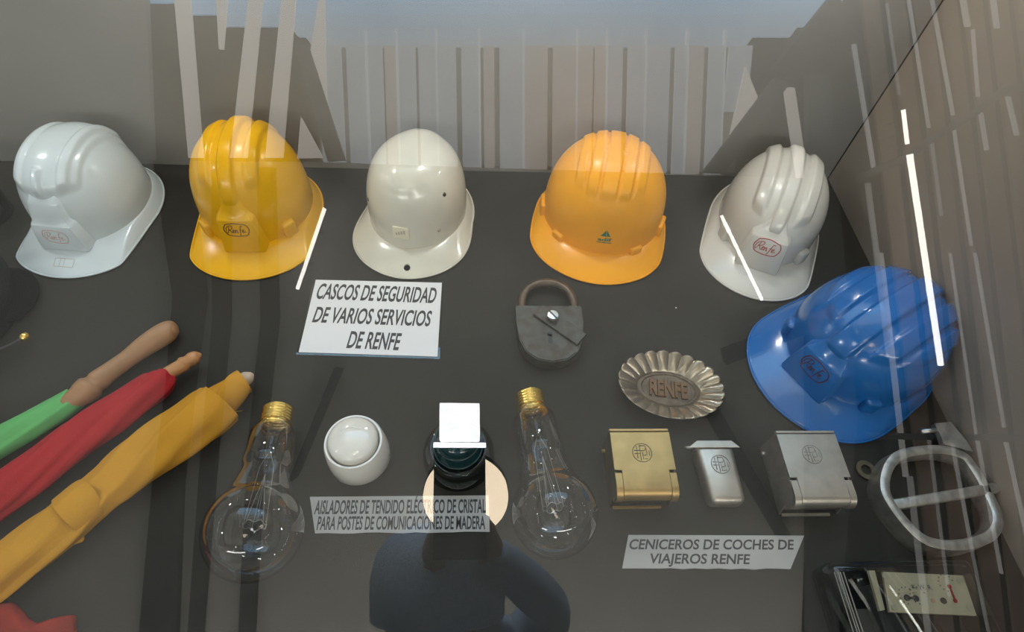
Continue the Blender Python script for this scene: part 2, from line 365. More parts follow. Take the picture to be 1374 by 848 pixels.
# tube lights
TL = [((1209, 148), (1213, 148), (1219, 194), (1214, 194), 'short bright tube lamp on the ceiling, mirrored high on the right wall'),
      ((1217, 208), (1222, 208), (1265, 490), (1258, 490), 'long bright slim tube lamp on the ceiling, reflected over the blue helmet'),
      ((966, 290), (969, 290), (1024, 403), (1020, 403), 'slim tube lamp mirrored across the white helmet with bold red badge'),
      ((434, 280), (438, 280), (402, 388), (397, 388), 'slim tube lamp reflected beside the yellow helmet with red script')]
for t in TL:
    cc = [mir(a, b_, z=2.66) for a, b_ in t[:4]]; e0 = (cc[0]+cc[1])/2; e1 = (cc[2]+cc[3])/2; r = max((cc[0]-cc[1]).length, (cc[2]-cc[3]).length)/2
    th_ = thing('tube_lamp', t[4], 'lamp', e0.lerp(e1, .5), 0, None)
    bm = bmesh.new(); o_ = e0.lerp(e1, .5); tube(bm, [e0-o_, e1-o_], r, 12); obj('glowing_tube', bm, M['tube'], th_, True)
    bm = bmesh.new(); tube(bm, [Vector((0, 0, .12))+(e0-o_)*.4, (e0-o_)*.4], .003, 6); obj('hanger', bm, M['beam'], th_); bm = bmesh.new(); tube(bm, [Vector((0, 0, .12))+(e1-o_)*.4, (e1-o_)*.4], .003, 6); obj('hanger', bm, M['beam'], th_)
# round lamp
lc = mir(625, 668, z=2.55); R_ = (mir(682, 668, z=2.55)-lc).length
th_ = thing('round_ceiling_lamp', 'round glowing ceiling lamp reflected behind the raised camera', 'lamp', lc)
bm = bmesh.new(); lathe(bm, [(R_*.42, 0), (R_*.46, -.012), (R_*.95, -.012), (R_, 0), (R_, .03), (R_*.42, .03), (R_*.42, 0)], 64, cap=False); obj('ring_diffuser', bm, M['lamp_warm'], th_, True)
bm = bmesh.new(); lathe(bm, [(0, .01), (R_*.42, .01), (R_*.42, .03), (0, .03)], 64, cap=False); obj('centre_diffuser', bm, M['lamp_core'], th_)
bm = bmesh.new(); lathe(bm, [(0, .031), (R_*1.02, .031), (R_*1.02, .07), (0, .07)], 64, cap=False); tube(bm, [(0, 0, .07), (0, 0, .25)], .01); obj('housing', bm, M['beam'], th_)

# ------------------------------------------------------------------ helmets
def ss(a, b_, x):
    t = min(max((x-a)/(b_-a), 0), 1); return t*t*(3-2*t)
def hpt(phi, t, s):
    a, lf, lb, h = s['a'], s['lf'], s['lb'], s['h']; z0 = .02
    sn, cs = math.sin(phi), math.cos(phi); L = lf if cs > 0 else lb
    tt = min(t, 1.0); e = (1-tt)*PI/2; n = s.get('n', 2.5)
    r = max(math.cos(e), 0)**(2/n); zz = max(math.sin(e), 0)**(2/n)
    x = a*sn*r; y = -L*cs*r; z = z0+h*zz
    if t <= 1:
        d = 0; fr = (cs > 0)
        for (x0, hw, ht, te, soft) in s['ridges']:
            prof = 1-ss(hw*(1-soft), hw, abs(x-x0)); fade = 1-ss(te-.12, te, t) if fr else 1-ss(.62, .80, t)
            d += ht*prof*fade
        for (x0, hw, ht, t0, t1) in s.get('bumps', []):
            if fr: d += ht*(1-ss(hw*.4, hw, abs(x-x0)))*ss(t0, t0+.06, t)*(1-ss(t1-.06, t1, t))
        m_ = math.sqrt(x*x+y*y+(z-z0)**2)+1e-9
        x += x/m_*d; y += y/m_*d; z += (z-z0)/m_*d
    else:
        u = t-1; f = max(cs, 0); sq = s.get('sq', 0); g_ = f**1.5; b_ = s['br']+(s['pk']-s['br'])*g_
        nx, ny = sn*L, -cs*a; m_ = math.hypot(nx, ny); nx /= m_; ny /= m_
        ext = s['br']+ss(.0, .50, cs)*(s['pk']-s['br']+.42*L*(1-f)*ss(0, .5, cs))
        xo = nx*b_*(1+.5*f*abs(sn)); yo = ny*b_; xq = nx*s['br']*(1-.6*f); yq = ny*s['br']*(1-ss(0, .5, cs))-ext*ss(0, .5, cs)
        x += (xo*(1-sq)+xq*sq)*u; y += (yo*(1-sq)+yq*sq)*u; z = z0-(z0-.003)*u**1.3
    return x, y, z
def catm(strokes, k=5): return [smoothpath([(a, b_, 0) for a, b_ in s], k) for s in strokes]
SCRIPT = [[(.05, .16), (.07, .34), (.17, .47), (.30, .50), (.345, .43), (.29, .33), (.18, .28)], [(.215, .45), (.16, .27), (.10, .12), (.055, .12)],
          [(.18, .28), (.235, .22), (.27, .13), (.32, .15)], [(.32, .19), (.375, .23), (.385, .28), (.345, .28), (.32, .20), (.345, .13), (.41, .17)],
          [(.43, .28), (.43, .20), (.42, .12)], [(.425, .19), (.47, .27), (.51, .26), (.505, .13), (.55, .15)],
          [(.56, .00), (.60, .02), (.64, .20), (.68, .42), (.725, .49), (.77, .46)], [(.60, .275), (.65, .28), (.70, .285)],
          [(.72, .19), (.775, .22), (.80, .27), (.76, .29), (.72, .22), (.74, .14), (.82, .16), (.86, .19)]]
OUTL = [(.03, .10), (-.03, .30), (.06, .52), (.16, .585), (.50, .62), (.84, .565), (.96, .50), (1.02, .30), (.94, .06), (.84, -.02), (.50, -.06), (.14, -.01)]
def decal(parent, bvh, strokes, cx, cz, wd, r, mt, name='emblem', closed_first=True, rot=0):
    bm = bmesh.new()
    for i, s in enumerate(strokes):
        pts = []
        for q in s:
            u = (q[0]-.5)*wd; v = (q[1]-.28)*wd; u, v = u*math.cos(rot)-v*math.sin(rot), u*math.sin(rot)+v*math.cos(rot)
            h = bvh.ray_cast(Vector((cx+u, -.4, cz+v)), Vector((0, 1, 0)))
            if h[0] is not None: pts.append(h[0]+h[1]*.0001)
        if len(pts) > 2: tube(bm, pts, r*(1.25 if i == 0 and closed_first else 1), 5, closed=(i == 0 and closed_first))
    return obj(name, bm, mt, parent, True)
def helmet(label, mt, fit, ridges, bumps=(), block=None, emblem=None, clips=None, sq=0, n=2.5, name='safety_helmet', NP=240, NT=64, extra=None, hole=None):
    x, y, rz, sc, wr, hr, lr, pk, lz = fit
    s = dict(a=.098*wr*sc, lf=.112*lr*sc, lb=.118*lr*sc, h=.125*hr*sc, pk=.045*pk*sc, br=.012*sc, ridges=ridges, bumps=list(bumps), sq=sq, n=n)
    t = thing(name, label, 'helmet', (x, y, 0), rz, 'safety helmets along the back of the case')
    verts = []; faces = []
    for j in range(NT+1):
        for i in range(NP): verts.append(hpt(2*PI*i/NP, max(j/NT, .004), s))
    for j in range(NT):
        for i in range(NP): k = (i+1) % NP; faces.append((j*NP+i, (j+1)*NP+i, (j+1)*NP+k, j*NP+k))
    faces.append(tuple(range(NP)))
    me = bpy.data.meshes.new('shell'); me.from_pydata(verts, [], faces); me.validate(); link('shell', me, mt, t)
    # brim with a rolled lip
    bm = bmesh.new(); NB = 14; rings = []
    for j in range(NB+1):
        rings.append([bm.verts.new(hpt(2*PI*i/NP, 1.0001+j/NB*.9999, s)) for i in range(NP)])
    low = []
    for j in range(NB, -1, -1):
        low.append([bm.verts.new(Vector(hpt(2*PI*i/NP, 1.0001+j/NB*.9999, s))-Vector((0, 0, .0022))) for i in range(NP)])
    ar = rings+low
    for a_, b_ in zip(ar, ar[1:]):
        for i in range(NP): k = (i+1) % NP; bm.faces.new((a_[i], a_[k], b_[k], b_[i]))
    tube(bm, [hpt(2*PI*i/NP, 2, s) for i in range(0, NP, 2)], .0016, 6, closed=True)
    br = obj('brim', bm, mt, t, True)
    if hole:
        hx, hy, hr_ = hole; bmc = bmesh.new(); lathe(bmc, [(hr_, -.05), (hr_, .05)], 32); ct = obj('cutter', bmc, None, t); ct.location = (hx, hy, 0)
        md = br.modifiers.new('b', 'BOOLEAN'); md.object = ct; md.solver = 'EXACT'; bpy.context.view_layer.update()
        nm = bpy.data.meshes.new_from_object(br.evaluated_get(bpy.context.evaluated_depsgraph_get())); br.modifiers.clear(); br.data = nm
        bpy.data.objects.remove(ct)
    allv = list(verts); allf = list(faces)
    def surf(z):     # depth of shell front at height z
        zz = min(max((z-.02)/s['h'], 0), .999); e = math.asin(zz**(s['n']/2)); return s['lf']*math.cos(e)**(2/s['n'])
    if block:
        wb, wt, zt, out, zr, wr_ = block
        secs = [(.0165, wb, s['lf']+out*1.25), (.03, (wb*.8+wt*.2), s['lf']+out*1.15), (zt-.003, wt, surf(zt)+out), (zt, wt*.97, surf(zt)+out-.003),
                (zt+.004, wt*.86, surf(zt+.004)+.0045), (zt+(zr-zt)*.45, (wt*.35+wr_*.65)*.9, surf(zt+(zr-zt)*.45)+.0035), (zr, wr_*.9, surf(zr)+.002), (zr+.015, wr_*.7, surf(zr+.015)-.003)]
        bm = bmesh.new(); prev = None
        for z, hw, yf in secs:
            c = hw*.06
            rg = [bm.verts.new(p) for p in ((-hw-.004, -(surf(z)-.03), z), (-hw, -yf+.002, z), (-hw+.0025, -yf, z), (0, -yf-.0006, z), (hw-.0025, -yf, z), (hw, -yf+.002, z), (hw+.004, -(surf(z)-.03), z))]
            if prev:
                for i in range(6): bm.faces.new((prev[i], prev[i+1], rg[i+1], rg[i]))
                bm.faces.new((prev[6], prev[0], rg[0], rg[6]))
            else: bm.faces.new(rg[::-1])
            prev = rg
        bm.faces.new(prev)
        bmesh.ops.recalc_face_normals(bm, faces=bm.faces[:])
        bmesh.ops.bevel(bm, geom=[e for e in bm.edges if len(e.link_faces) == 2 and e.calc_face_angle(0) > .5], offset=.0016, segments=2, affect='EDGES')
        bmesh.ops.triangulate(bm, faces=bm.faces[:])
        n0 = len(allv); bm.verts.index_update()
        allv += [tuple(v.co) for v in bm.verts]; allf += [tuple(n0+v.index for v in f.verts) for f in bm.faces]
        obj('badge_block', bm, mt, t, sharp=.9)
    bvh = BVHTree.FromPolygons([Vector(v) for v in allv], allf)
    if clips:
        for ph, w_, h_, d_ in clips:
            for sg in (1, -1):
                p = Vector(hpt(ph, .93, s)); nn = Vector((p.x/s['a']**2, p.y/s['lf']**2, 0)).normalized(); tt = Vector((-nn.y, nn.x, 0))
                bm = bmesh.new(); box(bm, (-w_/2, -d_, -.003), (w_/2, d_, h_), min(d_, h_, w_)*.6, 4)
                mtx = Matrix(((tt.x, nn.x, 0, p.x), (tt.y, nn.y, 0, p.y), (0, 0, 1, .018), (0, 0, 0, 1)))
                if sg < 0: mtx = Matrix.Scale(-1, 4, (1, 0, 0)) @ mtx
                bmesh.ops.transform(bm, matrix=mtx, verts=bm.verts[:]); obj('clip_pod', bm, mt, t, sharp=.8)
    if emblem:
        ez, ewd, er, emt, ex, erot = emblem
        decal(t, bvh, [smoothpath([(a, b_, 0) for a, b_ in OUTL], 5, True)]+catm(SCRIPT), ex, ez, ewd, er, emt, rot=erot)
    return t, bvh, s
FIT = dict(
 h1=[-0.6131, 0.6896, -0.0859, 0.9371, 0.8574, 0.998, 0.8552, 1.2206, 1.0699], h2=[-0.3602, 0.6905, 0.0184, 0.9862, 0.8757, 1.10, 0.7969, 1.2192, 1.3484],
 h3=[-0.1042, 0.6894, -0.1794, 0.9521, 0.8305, .985, 0.8427, 1.0697, 1.2479], h4=[0.1976, 0.6859, -0.2309, 0.9891, 1.003, 1.05, 0.834, 1.043, 1.2555],
 h5=[0.4767, 0.6762, -0.4267, 0.9865, 0.8193, 0.88, 0.9621, 1.2959, 1.3424], h6=[0.542, 0.4276, -1.0466, 1.0012, 0.9638, 0.85, 0.9904, 1.2623, 1.175])
RID = [(0, .014, .006, .62, .5), (.037, .012, .005, .60, .5), (-.037, .012, .005, .60, .5)]
t, bv, s = helmet('pale bluish-white safety helmet with faded red script badge, far left of the helmet row', M['white'], FIT['h1'],
       [(0, .048, .004, .60, .12), (.030, .008, .004, .58, .6), (-.030, .008, .004, .58, .6)], bumps=[(0, .0075, .0055, .28, .60)], block=(.036, .030, .062, .009, .090, .026), emblem=(.044, .034, .00035, M['red_faded'], 0, -.06), sq=.9)
# faint square stamp on the peak
bm = bmesh.new()
for a_, b_ in (((-.014, 0), (.014, 0)), ((-.014, .012), (.014, .012)), ((-.014, 0), (-.014, .012)), ((.014, 0), (.014, .012)), ((0, 0), (0, .012)), ((-.006, 0), (-.006, .012))):
    bvb = BVHTree.FromObject([o for o in t.children if o.name.startswith('brim')][0], bpy.context.evaluated_depsgraph_get())
    pts = []
    for k in range(5):
        u = a_[0]+(b_[0]-a_[0])*k/4; v = a_[1]+(b_[1]-a_[1])*k/4; h = bvb.ray_cast(Vector((u+.004, -s['lf']-.036+v, .2)), Vector((0, 0, -1)))
        if h[0] is not None: pts.append(h[0])
    if len(pts) > 1: tube(bm, pts, .0004, 5)
obj('date_stamp', bm, M['tan_ink'], t)
helmet('bright yellow safety helmet with red script badge, beside the pale bluish-white helmet', M['yellow'], FIT['h2'], [(0, .013, .006, .76, .5), (.032, .011, .005, .60, .5), (-.032, .011, .005, .60, .5)],
       block=(.031, .026, .077, .010, .112, .011), emblem=(.061, .034, .00055, M['darkred_ink'], 0, 0), clips=[(.80, .022, .026, .008)], sq=.7)
t, bv, s = helmet('cream safety helmet with square cream sticker and a hole in its peak', M['cream'], FIT['h3'], [(0, .034, .002, .52, .7)], hole=(.011, -.1195, .005), n=2.95)
bm = bmesh.new()
hh = bv.ray_cast(Vector((-.0015, -.4, .053)), Vector((0, 1, 0)))
p, nn = hh[0], hh[1]; tx = Vector((1, 0, 0)); ty = nn.cross(tx).normalized(); ty = -ty if ty.z < 0 else ty; 
box(bm, (-.0125, -.011, -.002), (.0125, .011, .002), .0014, 2); mtx = Matrix(((tx.x, ty.x, nn.x, p.x), (tx.y, ty.y, nn.y, p.y), (tx.z, ty.z, nn.z, p.z), (0, 0, 0, 1)))
bmesh.ops.transform(bm, matrix=mtx, verts=bm.verts[:]); st = obj('sticker', bm, M['label_cream'], t, sharp=.8)
bm = bmesh.new()
for k in range(4): box(bm, (-.008+k*.004, -.004+k*.001, .0018), (-.0055+k*.004, .001+k*.0018, .0023))
bmesh.ops.transform(bm, matrix=mtx, verts=bm.verts[:]); obj('faded_mark', bm, M['tan_ink'], st)
for sg, ph, tt_ in ((1, .98, .62), (1, .72, .93), (-1, .95, .80)):
    q = Vector(hpt(ph*sg, tt_, s)); q2 = Vector(hpt(ph*sg, tt_, dict(s, ridges=[]))); bm = bmesh.new(); nn = Vector((q.x/s['a']**2, q.y/s['lf']**2, (q.z-.02)/s['h']**2)).normalized()
    lathe(bm, [(0, -.001), (.0030, -.001), (.0030, .0006), (0, .0006)], 20, cap=False); bmesh.ops.transform(bm, matrix=Matrix.Translation(q) @ nn.to_track_quat('Z', 'Y').to_matrix().to_4x4(), verts=bm.verts[:])
    obj('vent_hole', bm, M['black'] if tt_ < .9 else M['tan_ink'], t, True)
t, bv, s = helmet('amber-orange safety helmet with small green triangle logo on its smooth front', M['orange'], FIT['h4'],
       [(0, .012, .0035, .56, .12), (.024, .0085, .0035, .56, .14), (-.024, .0085, .0035, .56, .14), (.044, .0075, .003, .54, .16), (-.044, .0075, .003, .54, .16)], clips=[(.68, .022, .012, .007), (1.40, .030, .022, .006)], NP=320, sq=.3)
gx = .010; bm = bmesh.new()
def onh(u, v):
    h = bv.ray_cast(Vector((gx+u, -.4, .056+v)), Vector((0, 1, 0))); return h[0]+h[1]*.00025
v3 = lambda pts: bm.faces.new([bm.verts.new(onh(*p)) for p in pts])
def fillpoly(a_, b_, c_, n=5):
    for i in range(n):
        for j in range(n-i):
            f = lambda i_, j_: (a_[0]+(b_[0]-a_[0])*i_/n+(c_[0]-a_[0])*j_/n, a_[1]+(b_[1]-a_[1])*i_/n+(c_[1]-a_[1])*j_/n)
            v3([f(i, j), f(i+1, j), f(i, j+1)])
            if i+j < n-1: v3([f(i+1, j), f(i+1, j+1), f(i, j+1)])
fillpoly((-.0075, .002), (.0008, .002), (-.0005, .0135)); fillpoly((.0014, .002), (.0075, .002), (.0004, .0138)); fillpoly((.0002, .0035), (.0012, .0035), (.0008, -.0005), 2)
text_on(bm, 'adif', lambda u, v: onh(-.0105+u*.021, -.0075+v*.0063), .03)
for k in range(3): fillpoly((-.0115+k*.0078, -.0115), (-.0045+k*.0078, -.0115), (-.0045+k*.0078, -.0098), 2); fillpoly((-.0115+k*.0078, -.0115), (-.0045+k*.0078, -.0098), (-.0115+k*.0078, -.0098), 2)
obj('emblem', bm, M['green_ink'], t)
helmet('warm white safety helmet with bold red script badge, right end of the back row', M['white2'], FIT['h5'], [(0, .013, .006, .76, .5), (.033, .012, .006, .62, .5), (-.033, .012, .006, .62, .5)],
       block=(.033, .028, .074, .010, .108, .011), emblem=(.061, .037, .0006, M['red_ink'], 0, 0), clips=[(.85, .022, .024, .008)], sq=.6)
helmet('glossy blue safety helmet with dark script badge, leaning near the right wall', M['blue'], FIT['h6'], [(0, .017, .006, .74, .25), (.041, .012, .005, .58, .25), (-.041, .012, .005, .58, .25), (.066, .009, .004, .60, .3), (-.066, .009, .004, .60, .3)],
       block=(.036, .030, .070, .010, .105, .014), emblem=(.053, .038, .0006, M['darkred_ink'], 0, 0), clips=[(.85, .022, .024, .008)], sq=.2)

# ------------------------------------------------------------------ printed signs
def sign(label, corners, lines, border=0, ragged=None):
    pts = [P(*c) for c in corners]; cen = sum(pts, Vector())/4
    t = thing('printed_sign', label, 'sign', cen)
    def rag(a, b_, n=14, amp=.0007):
        return [(a.lerp(b_, k/n)+Vector((0, random.uniform(-amp, amp), 0)))-cen for k in range(1, n)]
    o_ = [p-cen for p in pts]
    out = [o_[0], o_[1], o_[2]]+(rag(pts[2], pts[3]) if ragged else [])+[o_[3]]
    if border:
        big = [v+Vector((math.copysign(border, v.x), math.copysign(border, v.y), 0)) for v in o_]
        bm = bmesh.new(); prism(bm, [(v.x, v.y) for v in big], .0002, .0006); obj('laminate', bm, M['acrylic'], t)
    bm = bmesh.new(); prism(bm, [(v.x, v.y) for v in out], .0007, .0012); obj('paper', bm, M['paper_shaded' if ragged else 'paper'], t)
    bm = bmesh.new()
    for txt, bl, br_, top, shear, mt in lines:
        a_, b_ = P(*bl)-cen, P(*br_)-cen; up = P(bl[0], top)-cen-a_; hgt = up.y
        text_on(bm, txt, lambda u, v: a_.lerp(b_, u)+Vector((shear*v*hgt, v*hgt, .0014)), .022)
    obj('lettering', bm, M['ink'], t)
    return t
sign('white laminated A5 sign reading CASCOS DE SEGURIDAD below the helmets', ((424, 376), (593, 380), (587, 479), (401, 473)),
     [('CASCOS DE SEGURIDAD', (422.8, 401), (583.5, 407), 381, .12, 0), ('DE VARIOS SERVICIOS', (418.8, 432.5), (576.5, 438), 412.4, .12, 0), ('DE RENFE', (464.7, 467), (534.6, 470), 445, .12, 0)], border=.0035)
sign('paper strip reading AISLADORES, below the insulators', ((416, 667), (656, 665), (657, 714), (423, 716)),
     [('AISLADORES DE TENDIDO ELÉCTRICO DE CRISTAL', (421.5, 690), (652, 688), 672, .0, 0), ('PARA POSTES DE COMUNICACIONES DE MADERA', (425, 711), (651, 710), 693.5, .0, 0)], ragged=True)
sign('white paper strip reading CENICEROS, in front of the ashtrays', ((843, 718), (1078.5, 719), (1060, 764), (834.5, 763)),
     [('CENICEROS DE COCHES DE', (843, 737), (1064, 737.5), 724, .35, 0), ('VIAJEROS RENFE', (870, 756), (1005, 757), 743, .35, 0)], ragged=True)

# ------------------------------------------------------------------ padlock
c0 = P(739, 445, .024); t = thing('padlock', 'old dark iron padlock with swivel keyhole cover, below the amber helmet', 'padlock', (c0.x, c0.y, 0))
W2 = .0485
out = [(-W2, .046), (W2, .046), (W2*.99, .015), (W2*.92, -.012), (W2*.74, -.033), (W2*.42, -.045), (0, -.049), (-W2*.42, -.045), (-W2*.74, -.033), (-W2*.92, -.012), (-W2*.99, .015)]
out = [(p[0], p[1]) for p in out]
bm = bmesh.new(); prism(bm, out, .0005, .024); bmesh.ops.bevel(bm, geom=[e for e in bm.edges], offset=.0016, segments=2, affect='EDGES'); obj('body', bm, M['iron'], t, sharp=.6)
bm = bmesh.new(); sp = [(-.037, .040, .012), (-.038, .062, .012), (-.030, .082, .012), (-.014, .094, .012), (.003, .097, .012), (.020, .092, .012), (.034, .079, .012), (.039, .060, .012), (.038, .040, .012)]
tube(bm, smoothpath(sp, 5), .0068, 14); obj('shackle', bm, M['iron_shackle'], t, True)
bm = bmesh.new(); box(bm, (-.018, -.011, .0245), (.060, .012, .028), .001); R2 = Matrix.Translation((-.003, .024, 0)) @ Matrix.Rotation(-math.radians(41), 4, 'Z'); bmesh.ops.transform(bm, matrix=R2, verts=bm.verts[:]); kc = obj('keyhole_cover', bm, M['iron'], t)
bm = bmesh.new(); lathe(bm, [(0, .028), (.0045, .028), (.0045, .033), (.0075, .033), (.0085, .035), (.0075, .0375), (0, .038)], 28, Matrix.Translation((.003, .020, 0)), cap=False); sw = obj('screw', bm, M['steel'], t, sharp=.6)
bm = bmesh.new(); box(bm, (-.0075, -.0009, .0376), (.0075, .0009, .0384)); bmesh.ops.transform(bm, matrix=Matrix.Translation((.003, .020, 0)) @ Matrix.Rotation(-.9, 4, 'Z'), verts=bm.verts[:]); obj('slot', bm, M['black'], sw)
bm = bmesh.new(); box(bm, (-.0045, -.020, .0238), (.0015, -.004, .0243), .0001); lathe(bm, [(0, .0238), (.0045, .0238), (.0045, .0243), (0, .0243)], 20, Matrix.Translation((-.0015, -.004, 0)), cap=False); obj('keyhole', bm, M['black'], t)

# ------------------------------------------------------------------ scalloped ashtray
c0 = P(899, 518, .012); t = thing('scalloped_ashtray', 'oval tarnished metal ashtray with fluted rim, above the brass ashtray', 'ashtray', (c0.x, c0.y, 0), math.radians(-8))
A, B = .071, .051; N = 384; nf = 24
def srim(i, q):      # q 0 inner .. 1 outer
    ph = 2*PI*i/N; k = nf*ph/(2*PI); f = k-math.floor(k); sc = abs(math.sin(PI*f))**.7
    ia, ib = A*.60, B*.50; oa, ob = A*(1+.035*(sc-.6)), B*(1+.045*(sc-.6))
    x = math.cos(ph)*(ia+(oa-ia)*q); y = math.sin(ph)*(ib+(ob-ib)*q)
    z = .003+.015*q**.8+(sc-.5)*.0042*min(1, q*2.2); return x, y, z
bm = bmesh.new(); nq = 12; top = [[bm.verts.new(srim(i, j/nq)) for i in range(N)] for j in range(nq+1)]
bot = [[bm.verts.new(Vector(srim(i, j/nq))-Vector((0, 0, .0014))) for i in range(N)] for j in range(nq, -1, -1)]
ar = top+bot
for a_, b_ in zip(ar, ar[1:]+[ar[0]]):
    for i in range(N): k = (i+1) % N; bm.faces.new((a_[i], a_[k], b_[k], b_[i]))
obj('fluted_rim', bm, M['pewter'], t, True)
bm = bmesh.new(); lathe(bm, [(0, .001), (1, .001), (1, .0028), (.93, .0042), (.86, .0042), (.82, .0025), (0, .0025)], 72, cap=False)
bmesh.ops.transform(bm, matrix=Matrix.Diagonal((A*.62, B*.52, 1, 1)), verts=bm.verts[:]); obj('tray_floor', bm, M['tray'], t, sharp=.5)
bm = bmesh.new(); text_on(bm, 'RENFE', lambda u, v: (-.026+.052*u, -.0115+.023*v*1, .0052), .03); r = bmesh.ops.extrude_face_region(bm, geom=bm.faces[:]); bmesh.ops.translate(bm, verts=[v for v in r['geom'] if isinstance(v, bmesh.types.BMVert)], vec=(0, 0, -.003)); obj('raised_letters', bm, M['rust'], t)
bm = bmesh.new()
for k in range(15): box(bm, (-.033+k*.0046, -.014, .0024), (-.0318+k*.0046, .014, .0034)); 
obj('floor_ribs', bm, M['tray'], t)['kind'] = 'stuff'

# ------------------------------------------------------------------ wall ashtrays
def emblem_ring(t, c, r, z, mt, tilt=0):
    bm = bmesh.new(); ring = [(c[0]+r*math.cos(a), c[1]+r*math.sin(a), z) for a in np.linspace(0, 2*PI, 40, endpoint=False)]
    tube(bm, ring, .00045, 5, closed=True)
    for s in ([(-.85, .25), (-.15, .25)], [(-.55, .75), (-.55, -.65)], [(-.85, -.1), (-.3, -.1)], [(-.25, .8), (.35, .8), (.45, .55), (.3, .25), (-.2, .2)], [(-.2, .9), (-.2, -.9)], [(.05, .1), (.05, -.75), (.5, -.7)], [(.05, -.3), (.4, -.3)], [(.5, .5), (.5, -.3), (.8, .3), (.8, -.35)]):
        tube(bm, [(c[0]+a*r*.95, c[1]+b_*r*.95, z) for a, b_ in s], .00045, 5)
    return obj('engraved_emblem', bm, mt, t, True)
def wall_ashtray(label, x0, y0, W, Ln, H, mt, md, emb):
    """x0,y0 = front left corner of the footprint"""
    t = thing('wall_ashtray', label, 'ashtray', (x0, y0, 0), 0, 'hinged wall ashtrays from carriages')
    prof = [(.003, .001), (Ln-.001, .001), (Ln-.001, H-.002), (.026, H-.002), (.010, H-.006), (.004, H-.014), (.004, H-.022), (.009, H-.028)]
    bm = bmesh.new()
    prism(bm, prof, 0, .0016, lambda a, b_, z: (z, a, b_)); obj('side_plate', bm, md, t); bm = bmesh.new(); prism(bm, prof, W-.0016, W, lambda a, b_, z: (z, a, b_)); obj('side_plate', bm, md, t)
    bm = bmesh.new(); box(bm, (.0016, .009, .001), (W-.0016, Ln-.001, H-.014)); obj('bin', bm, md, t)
    # bent lid sheet
    def sheet(x_a, x_b, pts, th=.0016, name='lid', mt_=mt):
        bm = bmesh.new(); n = len(pts); nor = []
        for i in range(n):
            a_ = Vector((*pts[max(i-1, 0)], 0)); b_ = Vector((*pts[min(i+1, n-1)], 0)); d = (b_-a_).normalized(); nor.append((d.y, -d.x))
        o2 = [(p[0]+q[0]*th, p[1]+q[1]*th) for p, q in zip(pts, nor)]
        prism(bm, pts+o2[::-1], x_a, x_b, lambda a, b_, z: (z, a, b_)); bmesh.ops.triangulate(bm, faces=[f for f in bm.faces if len(f.verts) > 4]); return bm
    arc = [(.018-.012*math.sin(a)-.004, H-.012+.012*math.cos(a)) for a in np.linspace(0, PI*.62, 9)]
    top_ = [(Ln-.004, H), (.028, H)]
    bm = bmesh.new(); yn = .032; hz = H+.0012
    q = [bm.verts.new(p) for p in ((0, Ln-.004, hz), (W, Ln-.004, hz), (W, yn, hz), (W-.0085, yn, hz), (.0085, yn, hz), (0, yn, hz))]; bm.faces.new(q)
    pa, pb = q[4], q[3]
    for yy, zz in [(.022, H+.0010)]+[(p[0]-.0010, p[1]+.0008) for p in arc[1:]]:
        na, nb = bm.verts.new((.0085, yy, zz)), bm.verts.new((W-.0085, yy, zz)); bm.faces.new((pa, pb, nb, na)); pa, pb = na, nb
    lo_ = obj('lid', bm, mt, t, sharp=.9); md_ = lo_.modifiers.new('s', 'SOLIDIFY'); md_.thickness = .0014; md_.offset = 0; wn = lo_.modifiers.new('w', 'WEIGHTED_NORMAL'); wn.keep_sharp = True; wn.weight = 100
    for xa in (0, W-.0078):
        bm = sheet(xa, xa+.0078, [(.0285, H-.0005), (.022, H-.0005)]+[(p[0]-.001, p[1]-.0005) for p in arc]); obj('cheek', bm, mt, t, sharp=.5)
    bm = bmesh.new(); box(bm, (-.001, Ln-.003, H-.001), (W-.001, Ln, H+.0035), .0005); obj('rear_lip', bm, mt, t)
    bm = bmesh.new(); box(bm, (.003, .001, .0), (W-.010, .0045, .003), .0004); obj('base_plate', bm, mt, t)
    bm = bmesh.new(); tube(bm, [(-.004, Ln-.012, .010), (.002, Ln-.012, .010)], .0024, 12); obj('hinge_pin', bm, mt, t, True)
    emblem_ring(t, (W*.49, .060 if Ln > .085 else .053), .0115, H+.0021, emb)
    return t
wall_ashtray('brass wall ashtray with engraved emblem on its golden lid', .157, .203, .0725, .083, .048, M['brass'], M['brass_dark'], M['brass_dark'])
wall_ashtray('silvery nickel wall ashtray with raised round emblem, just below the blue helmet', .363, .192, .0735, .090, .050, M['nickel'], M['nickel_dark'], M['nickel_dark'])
# small ashtray
t = thing('pocket_ashtray', 'small narrow grey metal ashtray between the brass and nickel ones', 'ashtray', (.291, .240, 0), 0)
bm = bmesh.new(); box(bm, (-.023, -.037, .0), (.027, .037, .026), .0085, 4)
for v in bm.verts:
    k = (v.co.y+.037)/.074; v.co.x = v.co.x*(.86+.14*k)+.003*(1-k)
obj('body', bm, M['nickel'], t, True)
bm = bmesh.new(); b1 = [(-.033, .0), (.033, .0), (.024, .009), (-.020, .009)]
prism(bm, [(p[0], p[1]+.031) for p in b1], .0265, .0285); bmesh.ops.bevel(bm, geom=bm.edges[:], offset=.0005, segments=1, affect='EDGES'); obj('lid_lip', bm, M['nickel'], t)
emblem_ring(t, (.004, .010), .0115, .0265, M['nickel_dark'])
bm = bmesh.new(); tube(bm, [(-.034, .034, .02), (-.024, .034, .02)], .002, 10); obj('hinge_pin', bm, M['steel'], t, True)

# washer
c0 = P(1161, 631, 0); bm = bmesh.new(); lathe(bm, [(.0065, .0005), (.0125, .0005), (.0125, .0025), (.0065, .0025), (.0065, .0005)], 40, cap=False)
o = obj('washer', bm, M['brass_dark'], None, sharp=.6); o.location = (c0.x, c0.y, 0); tag(o, 'small flat brass washer lying between the nickel ashtray and the oval handle', 'washer')

